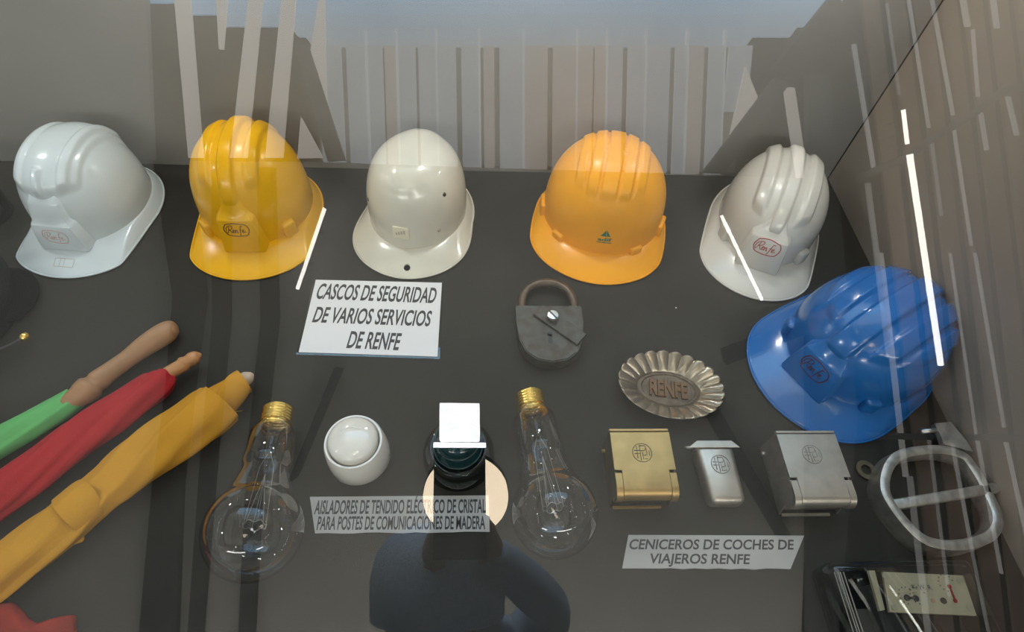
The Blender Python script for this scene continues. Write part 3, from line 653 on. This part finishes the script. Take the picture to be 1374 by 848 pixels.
# ------------------------------------------------------------------ oval handle frame
OC = P(1265, 665, .0); t = thing('oval_handle', 'worn aluminium oval pull handle with crossbar, by the right wall', 'handle', (OC.x, OC.y, 0))
ol = [(1181, 655), (1184, 626), (1201, 604), (1235, 596), (1268, 596), (1298, 606), (1316, 627), (1333, 656), (1348, 690), (1348, 712), (1333, 729), (1300, 739), (1262, 738), (1235, 727), (1211, 704), (1193, 680)]
loop = smoothpath([tuple(P(a, b_, .028)-Vector((OC.x, OC.y, .028))) for a, b_ in ol], 6, True)
bm = bmesh.new(); n = len(loop); sec = [(0, 0), (0, .004), (.0015, .0265), (.004, .028), (.0105, .028), (.0130, .0262), (.0145, .020), (.0145, .008), (.012, .003), (.0105, 0)]
rg = []
for i in range(n):
    p = Vector(loop[i]); tg = (Vector(loop[(i+1) % n])-Vector(loop[i-1])).normalized(); nn = Vector((-tg.y, tg.x, 0))
    if nn.dot(-p) < 0: nn = -nn
    rg.append([bm.verts.new(p+nn*a+Vector((0, 0, b_))) for a, b_ in sec])
for i in range(n):
    a_, b_ = rg[i], rg[(i+1) % n]
    for k in range(len(sec)): bm.faces.new((a_[k], a_[(k+1) % len(sec)], b_[(k+1) % len(sec)], b_[k]))
obj('rim', bm, M['alu'], t, sharp=.7)
bm = bmesh.new(); a_ = P(1197, 678, .023)-OC; b_ = P(1337, 655, .023)-OC
ax_ = (b_-a_).normalized(); box(bm, (-(b_-a_).length/2, -.0062, -.004), ((b_-a_).length/2, .0062, .005), .0025, 3); bmesh.ops.transform(bm, matrix=Matrix.Translation((a_+b_)/2) @ Matrix.Rotation(math.atan2(ax_.y, ax_.x), 4, 'Z'), verts=bm.verts[:]); obj('crossbar', bm, M['alu'], t, True)
bm = bmesh.new(); q = [P(a, b_, .026)-OC for a, b_ in ((1254, 568), (1276, 566), (1296, 590), (1306, 606), (1282, 600), (1266, 596), (1262, 583))]
prism(bm, [(p.x, p.y) for p in q], .018, .026); obj('bracket', bm, M['alu'], t)
bm = bmesh.new(); tube(bm, [P(1236, 579, .022)-OC, P(1262, 576, .022)-OC], .0035, 10); obj('pin', bm, M['steel'], t, True)

# ------------------------------------------------------------------ clear instrument box
a_ = P(1112, 752, .05); b_ = P(1308, 757, .05); x0, x1, y1 = a_.x, b_.x, a_.y; y0 = y1-.13
t = thing('instrument_box', 'clear plastic instrument box holding a cream printed plate, in the front right corner', 'box', ((x0+x1)/2, (y0+y1)/2, 0)); O = Vector(((x0+x1)/2, (y0+y1)/2, 0)); hw = (x1-x0)/2; hl = (y1-y0)/2
def rshell(hw, hl, z0, z1, r, nm, mt):
    bm = bmesh.new(); box(bm, (-hw, -hl, z0), (hw, hl, z1), r, 4); return obj(nm, bm, mt, t, True)
rshell(hw, hl, .001, .05, .008, 'cover', M['acrylic']); rshell(hw-.004, hl-.004, .002, .0475, .006, 'inner_cover', M['acrylic'])
bm = bmesh.new(); box(bm, (-hw+.012, -hl+.01, .002), (hw-.012, hl-.01, .0045), .001); obj('base_board', bm, M['acrylic'], t)
for xx in (-hw+.002, -hw+.006, -hw+.0085, -hw+.012):
    bm = bmesh.new(); tube(bm, [(xx, hl-.012, .0502), (xx, -hl+.01, .0502)], .0006, 6); obj('moulded_rib', bm, M['steel'], t)
pl = [P(a, b_, .03)-O for a, b_ in ((1185, 767), (1293, 772), (1311, 826), (1194, 821))]
bm = bmesh.new(); prism(bm, [(p.x, p.y) for p in pl], .026, .0295); pt = obj('dial_plate', bm, M['plate'], t)
bm = bmesh.new(); pl2 = [P(a, b_, .03)-O for a, b_ in ((1167, 765), (1175, 765), (1189, 818), (1182, 819))]; prism(bm, [(p.x, p.y) for p in pl2], .024, .028); obj('side_strip', bm, M['plate'], t)
bm = bmesh.new(); box(bm, (-.030, -.040, .006), (.062, .045, .024), .003); obj('works', bm, M['black'], t)
def dot(px, py, r, z, mt, nm, par=t):
    c = P(px, py, .03)-O; bm = bmesh.new(); lathe(bm, [(0, 0), (r, 0), (r, z), (0, z)], 20, Matrix.Translation((c.x, c.y, .0295)), cap=False); return obj(nm, bm, mt, pt)
for q in ((1217, 802), (1229, 803), (1266, 806)): dot(*q, .0032, .0012, M['ink'], 'terminal')
for q in ((1288, 779), (1302, 816), (1188, 773), (1200, 815)): dot(*q, .0034, .0008, M['tan_ink'], 'rivet')
for q, mt in (((1274, 787), M['red_ink']), ((1282, 806), M['red_ink']), ((1252, 806), M['red_faded'])): dot(*q, .0022, .0008, mt, 'marker')
bm = bmesh.new()
for a_, b_ in (((1217, 802), (1229, 803)), ): tube(bm, [P(*a_, .03)-O, P(*b_, .03)-O], .0012, 6)
obj('link_bar', bm, M['ink'], pt)
bm = bmesh.new(); tube(bm, [P(1274, 787, .03)-O, P(1282, 806, .03)-O], .0010, 6); obj('red_bar', bm, M['red_ink'], pt)
bm = bmesh.new()
for px, py in ((1217, 799), (1232, 799), (1270, 782)):
    c = P(px, py, .0298)-O
    for k in range(9):
        a = k*2*PI/12+.3; box(bm, (c.x+.0085*math.cos(a)-.0006, c.y+.0085*math.sin(a)-.0006, .0295), (c.x+.0085*math.cos(a)+.0006, c.y+.0085*math.sin(a)+.0006, .0298))
obj('scale_ticks', bm, M['ink_grey'], pt)['kind'] = 'stuff'
bm = bmesh.new(); a_ = P(1225, 790, .03)-O; b_ = P(1252, 791, .03)-O; text_on(bm, 'K. W. R.', lambda u, v: a_.lerp(b_, u)+Vector((0, v*.0045, 0))); obj('lettering', bm, M['ink_grey'], pt)
bm = bmesh.new(); lathe(bm, [(0, 0), (.006, 0), (.006, .012), (.004, .016), (0, .016)], 24, Matrix.Translation((-hw+.025, -hl+.045, .006)), cap=False); obj('terminal_knob', bm, M['nickel_dark'], t, sharp=.5)

# ------------------------------------------------------------------ light bulbs
def bulb(label, capxy, capz, gxy, R):
    g_ = P(*gxy, R+.001); c_ = P(*capxy, capz); ax = (g_-c_); Ln = ax.length
    t = thing('light_bulb', label, 'light bulb', g_, 0, 'large clear light bulbs')
    q = ax.normalized().to_track_quat('Z', 'Y').to_matrix().to_4x4(); mtx = q @ Matrix.Translation((0, 0, -Ln))    # z=0 at cap tip, Ln at globe centre
    rn = .0205; prof = []
    # neck: cylinder, slight flare, then shoulders into the globe
    zn = Ln-R*1.42; prof = [(rn*.80, .024), (rn*.90, .030), (rn*1.28, .042), (rn*1.34, zn-.010), (rn*1.36, zn-.004), (rn*1.24, zn)]
    a0 = math.radians(46); zs = Ln-R*math.cos(a0); rs = R*math.sin(a0)
    for k in range(1, 8):
        u = k/8; prof.append((rn*1.24+(rs-rn*1.24)*(u**1.15), zn+(zs-zn)*u))
    for k in range(0, 29):
        a = a0+(PI-a0)*k/28; prof.append((max(R*math.sin(a), 0), Ln-R*math.cos(a)))
    bm = bmesh.new(); lathe(bm, prof, 56, mtx, cap=False); obj('glass_envelope', bm, M['bulb'], t, True)
    # threaded cap
    cp = [(0, .001), (.006, .001), (.0075, .0025)]
    bm = bmesh.new(); pr = [(.0095, .003), (.0165, .005)]
    for k in range(25): pr.append((.0172+.0011*math.sin(k*PI/2.5), .006+.0008*k))
    pr += [(.0180, .0265), (.0185, .034), (.0175, .0345)]
    lathe(bm, pr, 48, mtx, cap=False); obj('screw_cap', bm, M['gold'], t, True)
    bm = bmesh.new(); lathe(bm, [(0, -.001), (.006, 0), (.0096, .003)], 32, mtx, cap=False); obj('contact', bm, M['steel'], t, True)
    bm = bmesh.new(); lathe(bm, [(.013, .034), (.0075, .040), (.0055, .060), (.006, .068), (.003, .073), (.0022, .090), (.0035, .094), (0, .096)], 24, mtx, cap=False); obj('glass_stem', bm, M['bulb'], t, True)
    bm = bmesh.new(); T = lambda pts: [tuple(mtx @ Vector(p)) for p in pts]; e = Ln-.006
    for a in (0, PI): tube(bm, T([(.002*math.cos(a), 0, .068), (.008*math.cos(a), 0, .085), (.012*math.cos(a), 0, e)]), .00028, 5)
    for a in (PI/3, 2*PI/3, -PI/3, -2*PI/3): tube(bm, T([(0, 0, .094), (.012*math.cos(a), .012*math.sin(a), e)]), .0002, 4)
    obj('support_wires', bm, M['wire'], t)
    bm = bmesh.new(); pts = [(.012*math.cos(a), .012*math.sin(a), e+.0015*math.sin(6*a)) for a in np.linspace(0, 2*PI, 48)]
    tube(bm, T(pts), .0004, 5); obj('filament', bm, M['wire'], t)
    bm = bmesh.new(); lathe(bm, [(.017, .046), (.017, .0465), (0, .0465)], 32, mtx, cap=False); obj('mica_disc', bm, M['bulb'], t)
    return t
bulb('large clear light bulb with brass screw cap beside the ochre flag', (375, 544), .030, (340, 712), .0515)
bulb('large clear light bulb with brass screw cap near the brass ashtray', (709, 525), .030, (744, 688), .0485)

# ------------------------------------------------------------------ insulators
c0 = P(483, 612, 0); t = thing('porcelain_insulator', 'white porcelain insulator with domed top, above the long paper strip', 'insulator', (c0.x, c0.y, 0))
bm = bmesh.new(); lathe(bm, [(.030, .001), (.0375, .001), (.0385, .004), (.0378, .022), (.0350, .044), (.0335, .0475), (.0312, .0475), (.0295, .043)], 72, cap=False); obj('skirt', bm, M['porcelain'], t, sharp=1.0)
bm = bmesh.new(); pr = [(.0288, .040), (.0290, .051)]+[(.0290*math.cos(a), .051+.012*math.sin(a)) for a in np.linspace(.08, PI/2, 12)]; pr[-1] = (0, pr[-1][1]); lathe(bm, pr, 64, cap=False); obj('dome', bm, M['porcelain'], t, True)
bm = bmesh.new(); tube(bm, smoothpath([(-.013, .006, .0612), (-.004, .0105, .0617), (.005, .0115, .0615), (.015, .0095, .0595)], 5), [.0004]+[.0011]*14+[.0004], 8); obj('moulded_ridge', bm, M['porcelain'], t, True)
c0 = P(616, 614, 0); t = thing('glass_insulator', 'dark green glass insulator between the two light bulbs', 'insulator', (c0.x, c0.y, 0))
bm = bmesh.new(); lathe(bm, [(.038, .001), (.0435, .001), (.0445, .004), (.043, .022), (.037, .034), (.030, .038), (.0295, .030)], 72, cap=False); obj('outer_skirt', bm, M['greenskirt'], t, True)
bm = bmesh.new(); lathe(bm, [(0, .001), (.027, .001), (.029, .010), (.027, .030), (.0285, .036), (.0285, .042), (.024, .047), (.023, .052), (.0255, .055), (.0255, .063), (.020, .070), (.010, .073), (0, .0735)], 64, cap=False); obj('core', bm, M['greenglass'], t, True)
for z, r in ((.022, .0290), (.040, .0292), (.059, .0262)):
    bm = bmesh.new(); tube(bm, [(r*math.cos(a), r*math.sin(a), z) for a in np.linspace(0, 2*PI, 48, endpoint=False)], .0012, 8, closed=True); obj('moulded_ring', bm, M['greenglass'], t, True)

# ------------------------------------------------------------------ rolled signal flags
def roll(name, t, O, stations, mt, twist=6.0, step=.16, seg=72, zf=.86, ph0=0, n=7, wr=.05, capend=True):
    """stations (px, py, half width in pixels)"""
    P3 = []
    for px, py, hw in stations:
        r = .03
        for _ in range(4):
            p = P(px, py, r*zf); q = P(px+1, py, r*zf); r = hw*(q-p).length
        P3.append((p.x-O.x, p.y-O.y, r*zf, r))
    sm = smoothpath(P3, n); bm = bmesh.new(); rings = []; L = 0; N = len(sm)
    for i, (x, y, z, r) in enumerate(sm):
        a = Vector(sm[max(i-1, 0)][:3]); b_ = Vector(sm[min(i+1, N-1)][:3]); tg = (b_-a).normalized(); sd = tg.cross(Vector((0, 0, 1))).normalized(); up = sd.cross(tg)
        if i: L += (Vector(sm[i][:3])-Vector(sm[i-1][:3])).length
        ring = []
        for k in range(seg):
            th = 2*PI*k/seg; f = ((th-ph0-twist*L) % (2*PI))/(2*PI)
            rr = r*(1-step*.5+step*(1-f)**1.0 if f > .03 else 1-step*.5+step*(f/.03)*.97)
            rr *= 1+wr*.5*math.sin(3*th+L*38+1.3)*math.sin(L*23)+wr*.35*math.sin(7*th-L*60)
            pz = up*math.sin(th)*rr*zf
            ring.append(bm.verts.new(Vector((x, y, z))+sd*math.cos(th)*rr+pz))
        rings.append(ring)
    for a_, b_ in zip(rings, rings[1:]):
        for k in range(seg): bm.faces.new((a_[k], a_[(k+1) % seg], b_[(k+1) % seg], b_[k]))
    if capend:
        for rg, s_ in ((rings[0], 1), (rings[-1], -1)):
            c_ = sum((v.co for v in rg), Vector())/seg; inner = [bm.verts.new(c_+(v.co-c_)*.55) for v in rg]; dn = Vector(sm[1][:3])-Vector(sm[0][:3]) if s_ > 0 else Vector(sm[-2][:3])-Vector(sm[-1][:3])
            cv = bm.verts.new(c_+dn.normalized()*.012)
            for k in range(seg): j = (k+1) % seg; bm.faces.new((rg[k], rg[j], inner[j], inner[k])); bm.faces.new((inner[k], inner[j], cv))
    for v in bm.verts: v.co.z = max(v.co.z, .0006)
    return obj(name, bm, mt, t, sharp=1.1)
def stick(name, t, O, stations, mt, zz=None, n=6):
    P3 = []
    for px, py, hw in stations:
        z = zz or .02; p = P(px, py, z); r = hw*(P(px+1, py, z)-p).length; P3.append((p.x-O.x, p.y-O.y, z, r))
    sm = smoothpath(P3, n); bm = bmesh.new(); tube(bm, [s_[:3] for s_ in sm], [max(s_[3], .0005) for s_ in sm], 24); return obj(name, bm, mt, t, True)
O = P(0, 590, 0); t = thing('green_flag', 'rolled light green signal flag on a pale wooden handle', 'flag', O)
stick('wooden_handle', t, O, [(88, 544, 13), (104, 533, 15), (112, 527, 17.5), (121, 520, 18), (127, 515, 14), (133, 510, 15), (150, 497, 13), (172, 481, 12.5), (195, 464, 14.5), (215, 451, 15.5), (228, 443, 14), (236, 440, 9), (239, 439, 2)], M['wood'], .0165)
roll('cloth', t, O, [(101, 533, 17.5), (80, 547, 19.5), (40, 570, 21), (0, 592, 22), (-60, 628, 23), (-120, 664, 24)], M['green'], twist=5, step=.14, ph0=2.0)
O = P(0, 668, 0); t = thing('red_flag', 'rolled deep red signal flag with turned orange-brown wooden tip', 'flag', O)
stick('wooden_handle', t, O, [(215, 509, 9), (229, 499, 9.5), (243, 491, 9.5), (247, 488, 10.5), (252, 485, 8.5), (257, 482, 9.5), (264, 478, 8), (270, 475, 2)], M['wood2'], .021)
roll('cloth', t, O, [(217, 508, 18.5), (209, 515, 23), (180, 534, 25), (120, 575, 27.5), (60, 620, 28), (0, 664, 29), (-60, 706, 30), (-120, 745, 30)], M['red'], twist=9, step=.26, ph0=1.4, wr=.13)
O = P(60, 720, 0); t = thing('yellow_flag', 'large rolled ochre-yellow signal flag tied with a cloth band', 'flag', O)
stick('wooden_handle', t, O, [(305, 524, 10), (325, 511, 9.5), (333, 506, 9), (338, 502, 4), (339, 501, 1)], M['wood3'], .0155)
roll('inner_roll', t, O, [(328, 512, 17.5), (320, 517, 19), (306, 529, 23), (290, 541, 26)], M['ocloth'], twist=30, step=.22, ph0=.5, wr=.02, zf=.9)
roll('cloth', t, O, [(293, 540, 36), (280, 551, 38), (255, 568, 38), (220, 590, 37.5), (185, 617, 36), (158, 640, 34), (138, 655, 31), (110, 678, 31), (80, 705, 33), (50, 728, 34), (8, 759, 34), (-40, 795, 34), (-90, 832, 33)], M['ocloth'], twist=8, step=.24, ph0=1.1, wr=.10, zf=.80)
bn = roll('cloth_band', t, O, [(121, 668, 32), (117, 671, 33), (98, 688, 34), (92, 693, 34)], M['ocloth'], twist=4, step=.05, ph0=1.1, wr=.02, zf=.82, capend=False)
bm = bmesh.new(); q = [P(a, b_, .012)-O for a, b_ in ((92, 714), (108, 700), (113, 718), (112, 726), (98, 731), (88, 728))]
prism(bm, [(p.x, p.y) for p in q], .010, .013); bmesh.ops.bevel(bm, geom=bm.edges[:], offset=.001, segments=2, affect='EDGES'); obj('knot_tab', bm, M['ocloth'], t, True)
bm = bmesh.new(); th = smoothpath([P(a, b_, z)-O for a, b_, z in ((300, 560, .02), (309, 557, .010), (313, 560, .004), (308, 570, .002), (300, 574, .001), (296, 572, .004))], 4); tube(bm, th, .0005, 5)
th = smoothpath([P(a, b_, z)-O for a, b_, z in ((300, 556, .02), (312, 553, .010), (325, 551, .003))], 4); tube(bm, th, .0005, 5); obj('loose_thread', bm, M['ocloth'], t)

# red cloth in the corner
def cloth_sheet(name, label, outline, mt, amp=.008, seed=1):
    O = P(*outline[0], 0); pts = [P(a, b_, .012)-O for a, b_ in outline]; pts = [(p.x, p.y) for p in pts]
    cx = sum(p[0] for p in pts)/len(pts); cy = sum(p[1] for p in pts)/len(pts); sp = smoothpath([(a, b_, 0) for a, b_ in pts], 6, True); nr = 14; bm = bmesh.new()
    rng = random.Random(seed); a1, a2 = rng.random()*6, rng.random()*6
    def hz(x, y): return .010+amp*(math.sin(x*60+a1)+math.sin(y*75+x*30+a2)+.4*math.sin(x*150-y*120))*.4
    c_ = bm.verts.new((cx, cy, hz(cx, cy)+.008)); rings = []
    for j in range(1, nr+1):
        u = j/nr; rings.append([bm.verts.new((cx+(p[0]-cx)*u, cy+(p[1]-cy)*u, max((hz(cx+(p[0]-cx)*u, cy+(p[1]-cy)*u)+.008)*(1-u**4*.75), .002))) for p in sp])
    n = len(sp)
    for i in range(n): bm.faces.new((c_, rings[0][i], rings[0][(i+1) % n]))
    for a_, b_ in zip(rings, rings[1:]):
        for i in range(n): k = (i+1) % n; bm.faces.new((a_[i], b_[i], b_[k], a_[k]))
    o = obj(name, bm, mt, None, True); o.location = O; md = o.modifiers.new('s', 'SOLIDIFY'); md.thickness = .0012; md.offset = 1; return tag(o, label, 'cloth')
cloth_sheet('red_cloth', 'crumpled brick-red cloth in the front left corner', [(-60, 822), (2, 808), (20, 816), (35, 832), (56, 838), (80, 829), (96, 826), (97, 840), (97, 870), (60, 920), (-20, 930), (-80, 900)], M['redc'])

# ------------------------------------------------------------------ peaked cap at the left edge
c0 = P(-62, 432, 0); t = thing('peaked_cap', 'dark peaked uniform cap with small brass button, at the left edge', 'cap', (c0.x, c0.y, 0), 0)
bm = bmesh.new(); lathe(bm, [(0, .001), (.080, .001), (.084, .004), (.082, .030), (.092, .040), (.098, .050), (.090, .058), (.050, .062), (0, .063)], 72, cap=False); obj('crown', bm, M['capcloth'], t, True)
bm = bmesh.new(); arc = []
for k in range(15):
    a = math.radians(-5+k*80/14); arc.append((math.cos(a)*.083, math.sin(a)*.083, math.cos(a)*(.083+.028*math.sin(PI*k/14)**.6), math.sin(a)*(.083+.028*math.sin(PI*k/14)**.6)))
lo = [(bm.verts.new((p[0], p[1], .016)), bm.verts.new((p[2], p[3], .008))) for p in arc]; hi = [(bm.verts.new((p[0], p[1], .0185)), bm.verts.new((p[2], p[3], .0105))) for p in arc]
for r_ in (lo, hi):
    for a_, b_ in zip(r_, r_[1:]): bm.faces.new((a_[0], a_[1], b_[1], b_[0]))
for a_, b_, c_, d_ in zip(lo, lo[1:], hi, hi[1:]): bm.faces.new((a_[1], b_[1], d_[1], c_[1]))
obj('visor', bm, M['visor'], t, True)
bt = P(33, 452, .028)-Vector((c0.x, c0.y, 0)); bm = bmesh.new(); bmesh.ops.create_uvsphere(bm, u_segments=20, v_segments=12, radius=.0062, matrix=Matrix.Translation(bt)); obj('button', bm, M['gold'], t, True)
bm = bmesh.new(); 
for dz in (0, .004): tube(bm, smoothpath([P(a, b_, .026+dz)-Vector((c0.x, c0.y, 0)) for a, b_ in ((33, 452), (10, 464), (-8, 470), (-30, 478))], 5), .0012, 6)
obj('chin_cord', bm, M['cord'], t, True)
# smoked glass lantern
c0 = P(-14, 290, 0); t = thing('glass_jar', 'smoky dark glass jar beside the leftmost white helmet, cut by the frame', 'jar', (c0.x, c0.y, 0))
bm = bmesh.new(); lathe(bm, [(.028, .001), (.035, .002), (.0365, .03), (.0365, .070), (.034, .086), (.025, .097), (.010, .103), (0, .104)], 48, cap=False); obj('glass_body', bm, M['smoked'], t, True)
bm = bmesh.new(); lathe(bm, [(0, .001), (.022, .001), (.022, .010), (.006, .014), (0, .014)], 32, cap=False); obj('metal_foot', bm, M['steel'], t, True)
# dust specks
for px, py in ((907, 413), (1136, 166)):
    bm = bmesh.new(); bmesh.ops.create_icosphere(bm, subdivisions=1, radius=.0012); c_ = P(px, py, .0012) if py > 300 else None
    if c_ is None: bm.free(); continue
    for v in bm.verts: v.co.z *= .7; v.co.x *= 1.3
    o = obj('crumb', bm, M['paper'], None, True); o.location = c_; tag(o, 'tiny pale crumb on the dark floor above the scalloped ashtray', 'crumb')

# ------------------------------------------------------------------ photographer (seen mirrored in the lid)
pr = thing('person', 'person in a blue jacket and knit cap holding up a camera, mirrored in the glass', 'person', (-.08, -.42, HZ))
PO = Vector((-.08, -.42, HZ))
def skin(name, nodes, edges, mt, parent, sub=2):
    me = bpy.data.meshes.new(name); me.from_pydata([tuple(Vector(p)-PO) for p, r in nodes], edges, []); o = bpy.data.objects.new(name, me); C.objects.link(o)
    md = o.modifiers.new('skin', 'SKIN'); md.use_smooth_shade = True
    for i, (p, r) in enumerate(nodes):
        me.skin_vertices[0].data[i].radius = (r, r) if not isinstance(r, tuple) else r
    me.skin_vertices[0].data[0].use_root = True
    sb = o.modifiers.new('sub', 'SUBSURF'); sb.levels = sb.render_levels = sub
    bpy.context.view_layer.update(); nm = bpy.data.meshes.new_from_object(o.evaluated_get(bpy.context.evaluated_depsgraph_get())); bpy.data.objects.remove(o)
    for p_ in nm.polygons: p_.use_smooth = True
    nm.materials.append(mt); o = bpy.data.objects.new(name, nm); C.objects.link(o); o.parent = parent; return o
hd = mir(588, 806, d=1.13)                       # head centre
elR = mir(742, 815, d=1.24); elL = mir(520, 930, d=1.15)
ch_ = mir(617, 655, d=.93)                       # camera body centre
sh = Vector((hd.x+.02, hd.y-.13, hd.z-.25))
shR = mir(705, 868, d=1.30); shL = sh+Vector((-.17, 0, 0)); hip = Vector((-.08, -.46, .12))
hR = mir(640, 722, d=1.0); hL = mir(596, 730, d=1.0)
nodes = [(hip, .14), (Vector((-.08, -.44, .28)), (.15, .11)), (sh+Vector((0, .0, -.10)), (.16, .115)), (mir(625, 880, d=1.28), (.11, .095)), (hd+Vector((0, -.05, -.14)), .055),
         (shR, .072), ((shR+elR)/2, .058), (elR, .048), (elR.lerp(hR, .5), .040), (elR.lerp(hR, .86), .030),
         (shL, .072), ((shL+elL)/2, .058), (elL, .048), (elL.lerp(hL, .5), .040), (elL.lerp(hL, .86), .030)]
skin('body', nodes, [(0, 1), (1, 2), (2, 3), (3, 4), (3, 5), (5, 6), (6, 7), (7, 8), (8, 9), (3, 10), (10, 11), (11, 12), (12, 13), (13, 14)], M['navy'], pr)
legs = [(hip+Vector((0, 0, -.02)), .135), (hip+Vector((.09, .0, -.14)), .085), (Vector((.015, -.44, -.36)), .062), (Vector((.02, -.47, -.72)), .045), (hip+Vector((-.09, 0, -.14)), .085), (Vector((-.175, -.44, -.36)), .062), (Vector((-.18, -.47, -.72)), .045)]
skin('trousers', legs, [(0, 1), (1, 2), (2, 3), (0, 4), (4, 5), (5, 6)], M['jeans'], pr)
for fx in (.02, -.18):
    bm = bmesh.new(); box(bm, (fx-.045, -.54, -.80), (fx+.045, -.28, -.72), .03, 4); bmesh.ops.translate(bm, verts=bm.verts[:], vec=-PO); obj('shoe', bm, M['shoe'], pr, True)
# head: looks toward the camera back
look = Vector((.05, .42, -.90)).normalized()
sdv = look.cross(Vector((0, 0, 1))).normalized(); upv = sdv.cross(look)
sdv = Vector((1, 0, 0)); sdv = (sdv-look*sdv.dot(look)).normalized(); upv = sdv.cross(look)
HM = Matrix(((sdv.x, look.x, upv.x, hd.x-PO.x), (sdv.y, look.y, upv.y, hd.y-PO.y), (sdv.z, look.z, upv.z, hd.z-PO.z), (0, 0, 0, 1)))
bm = bmesh.new(); bmesh.ops.create_uvsphere(bm, u_segments=48, v_segments=32, radius=1)
for v in bm.verts:
    x, y, z = v.co; w_ = .078*(1-.22*max(-z, 0)**1.3); y2 = y*.098; z2 = z*.115
    if y > 0:
        y2 += .014*math.exp(-((x/.12)**2+((z+.08)/.16)**2))*1.4           # nose
        y2 -= .008*(math.exp(-(((abs(x)-.38)/.16)**2+((z-.08)/.12)**2)))   # eye sockets
        y2 += .005*math.exp(-((x/.3)**2+((z+.45)/.08)**2)); y2 += .006*math.exp(-((x/.25)**2+((z+.85)/.15)**2))
    v.co = Vector((x*w_, y2, z2))
for sg in (1, -1):
    bmesh.ops.create_uvsphere(bm, u_segments=12, v_segments=8, radius=.022, matrix=Matrix.Translation((sg*.079, -.005, -.002)) @ Matrix.Diagonal((.35, .7, 1.3, 1)))
bmesh.ops.transform(bm, matrix=HM, verts=bm.verts[:]); obj('head', bm, M['skin'], pr, True)
for sg in (1, -1):
    bm = bmesh.new(); bmesh.ops.create_uvsphere(bm, u_segments=16, v_segments=10, radius=.0115, matrix=HM @ Matrix.Translation((sg*.030, .076, .009))); obj('eye', bm, M['black'], pr, True)
bm = bmesh.new(); tube(bm, [(-.022, .090, -.052), (0, .094, -.050), (.022, .090, -.052)], [.002, .004, .002], 8); bmesh.ops.transform(bm, matrix=HM, verts=bm.verts[:]); obj('mouth', bm, M['red_faded'], pr, True)
bm = bmesh.new(); lathe(bm, [(.094, -.025), (.104, -.023), (.106, .014), (.107, .034), (.105, .050), (.100, .080), (.080, .108), (.045, .124), (0, .130)], 48, HM @ Matrix.Diagonal((1.1, 1.2, 1, 1)), cap=False); obj('knit_cap', bm, M['capnavy'], pr, True)
# hands: palm with five fingers closing on the camera body
cam_up = (mir(617, 560, d=.93)-mir(617, 690, d=.93)).normalized(); cam_r = (mir(660, 640, d=.93)-mir(580, 640, d=.93)).normalized(); cam_n = cam_r.cross(cam_up)
for sg, hp in ((1, hR), (-1, hL)):
    wr_ = elR.lerp(hR, .82) if sg > 0 else elL.lerp(hL, .82)
    base = hp+cam_r*(.012*sg)
    nodes = [(wr_, .024), (wr_.lerp(base, .5), .026), (base, .027)]; edges = [(0, 1), (1, 2)]
    for k in range(4):
        o0 = base+cam_up*(.026-.018*k); kn = o0+cam_r*(.004*sg)+cam_n*.022; mid = kn-cam_r*(.020*sg)+cam_n*.012; tip = mid-cam_r*((.022-.003*k)*sg)-cam_n*.006
        i0 = len(nodes); nodes += [(o0, .011), (kn, .0095), (mid, .0085), (tip, .0072)]; edges += [(2, i0), (i0, i0+1), (i0+1, i0+2), (i0+2, i0+3)]
    i0 = len(nodes); a_ = base+cam_up*.02-cam_n*.016; nodes += [(a_, .012), (a_-cam_r*(.022*sg)+cam_up*.012, .0095), (a_-cam_r*(.042*sg)+cam_up*.016, .008)]; edges += [(2, i0), (i0, i0+1), (i0+1, i0+2)]
    skin('hand', nodes, edges, M['skin'], pr, 1)
# camera with flash
CB = ch_; t = thing('flash_camera', 'black camera with glowing white flash head, mirrored over the glass insulator', 'camera', CB)
Q = Matrix(((cam_r.x, cam_up.x, cam_n.x, 0), (cam_r.y, cam_up.y, cam_n.y, 0), (cam_r.z, cam_up.z, cam_n.z, 0), (0, 0, 0, 1)))
if Q.determinant() < 0: pass
def cbox(nm, a_, b_, mt, bev=.002):
    bm = bmesh.new(); box(bm, a_, b_, bev, 2); bmesh.ops.transform(bm, matrix=Q, verts=bm.verts[:]); return obj(nm, bm, mt, t)
# near face (towards the lid) is flush just behind the viewpoint
rel = Q.to_3x3().inverted() @ (Vector(CAM.tolist())-CB)
SG = 1 if rel.z > 0 else -1
print('CAMREL', rel, SG)
zf_ = rel.z-.012*SG
cbox('camera_body', (-.039, -.100, zf_-.030*SG), (.039, .062, zf_), M['black'])
cbox('flash_foot', (-.040, .060, zf_-.03*SG), (.040, .068, zf_+.001*SG), M['flash'], .001)
cbox('flash_head', (-.031, .070, zf_-.035*SG), (.031, .128, zf_+.001*SG), M['flash'], .002)
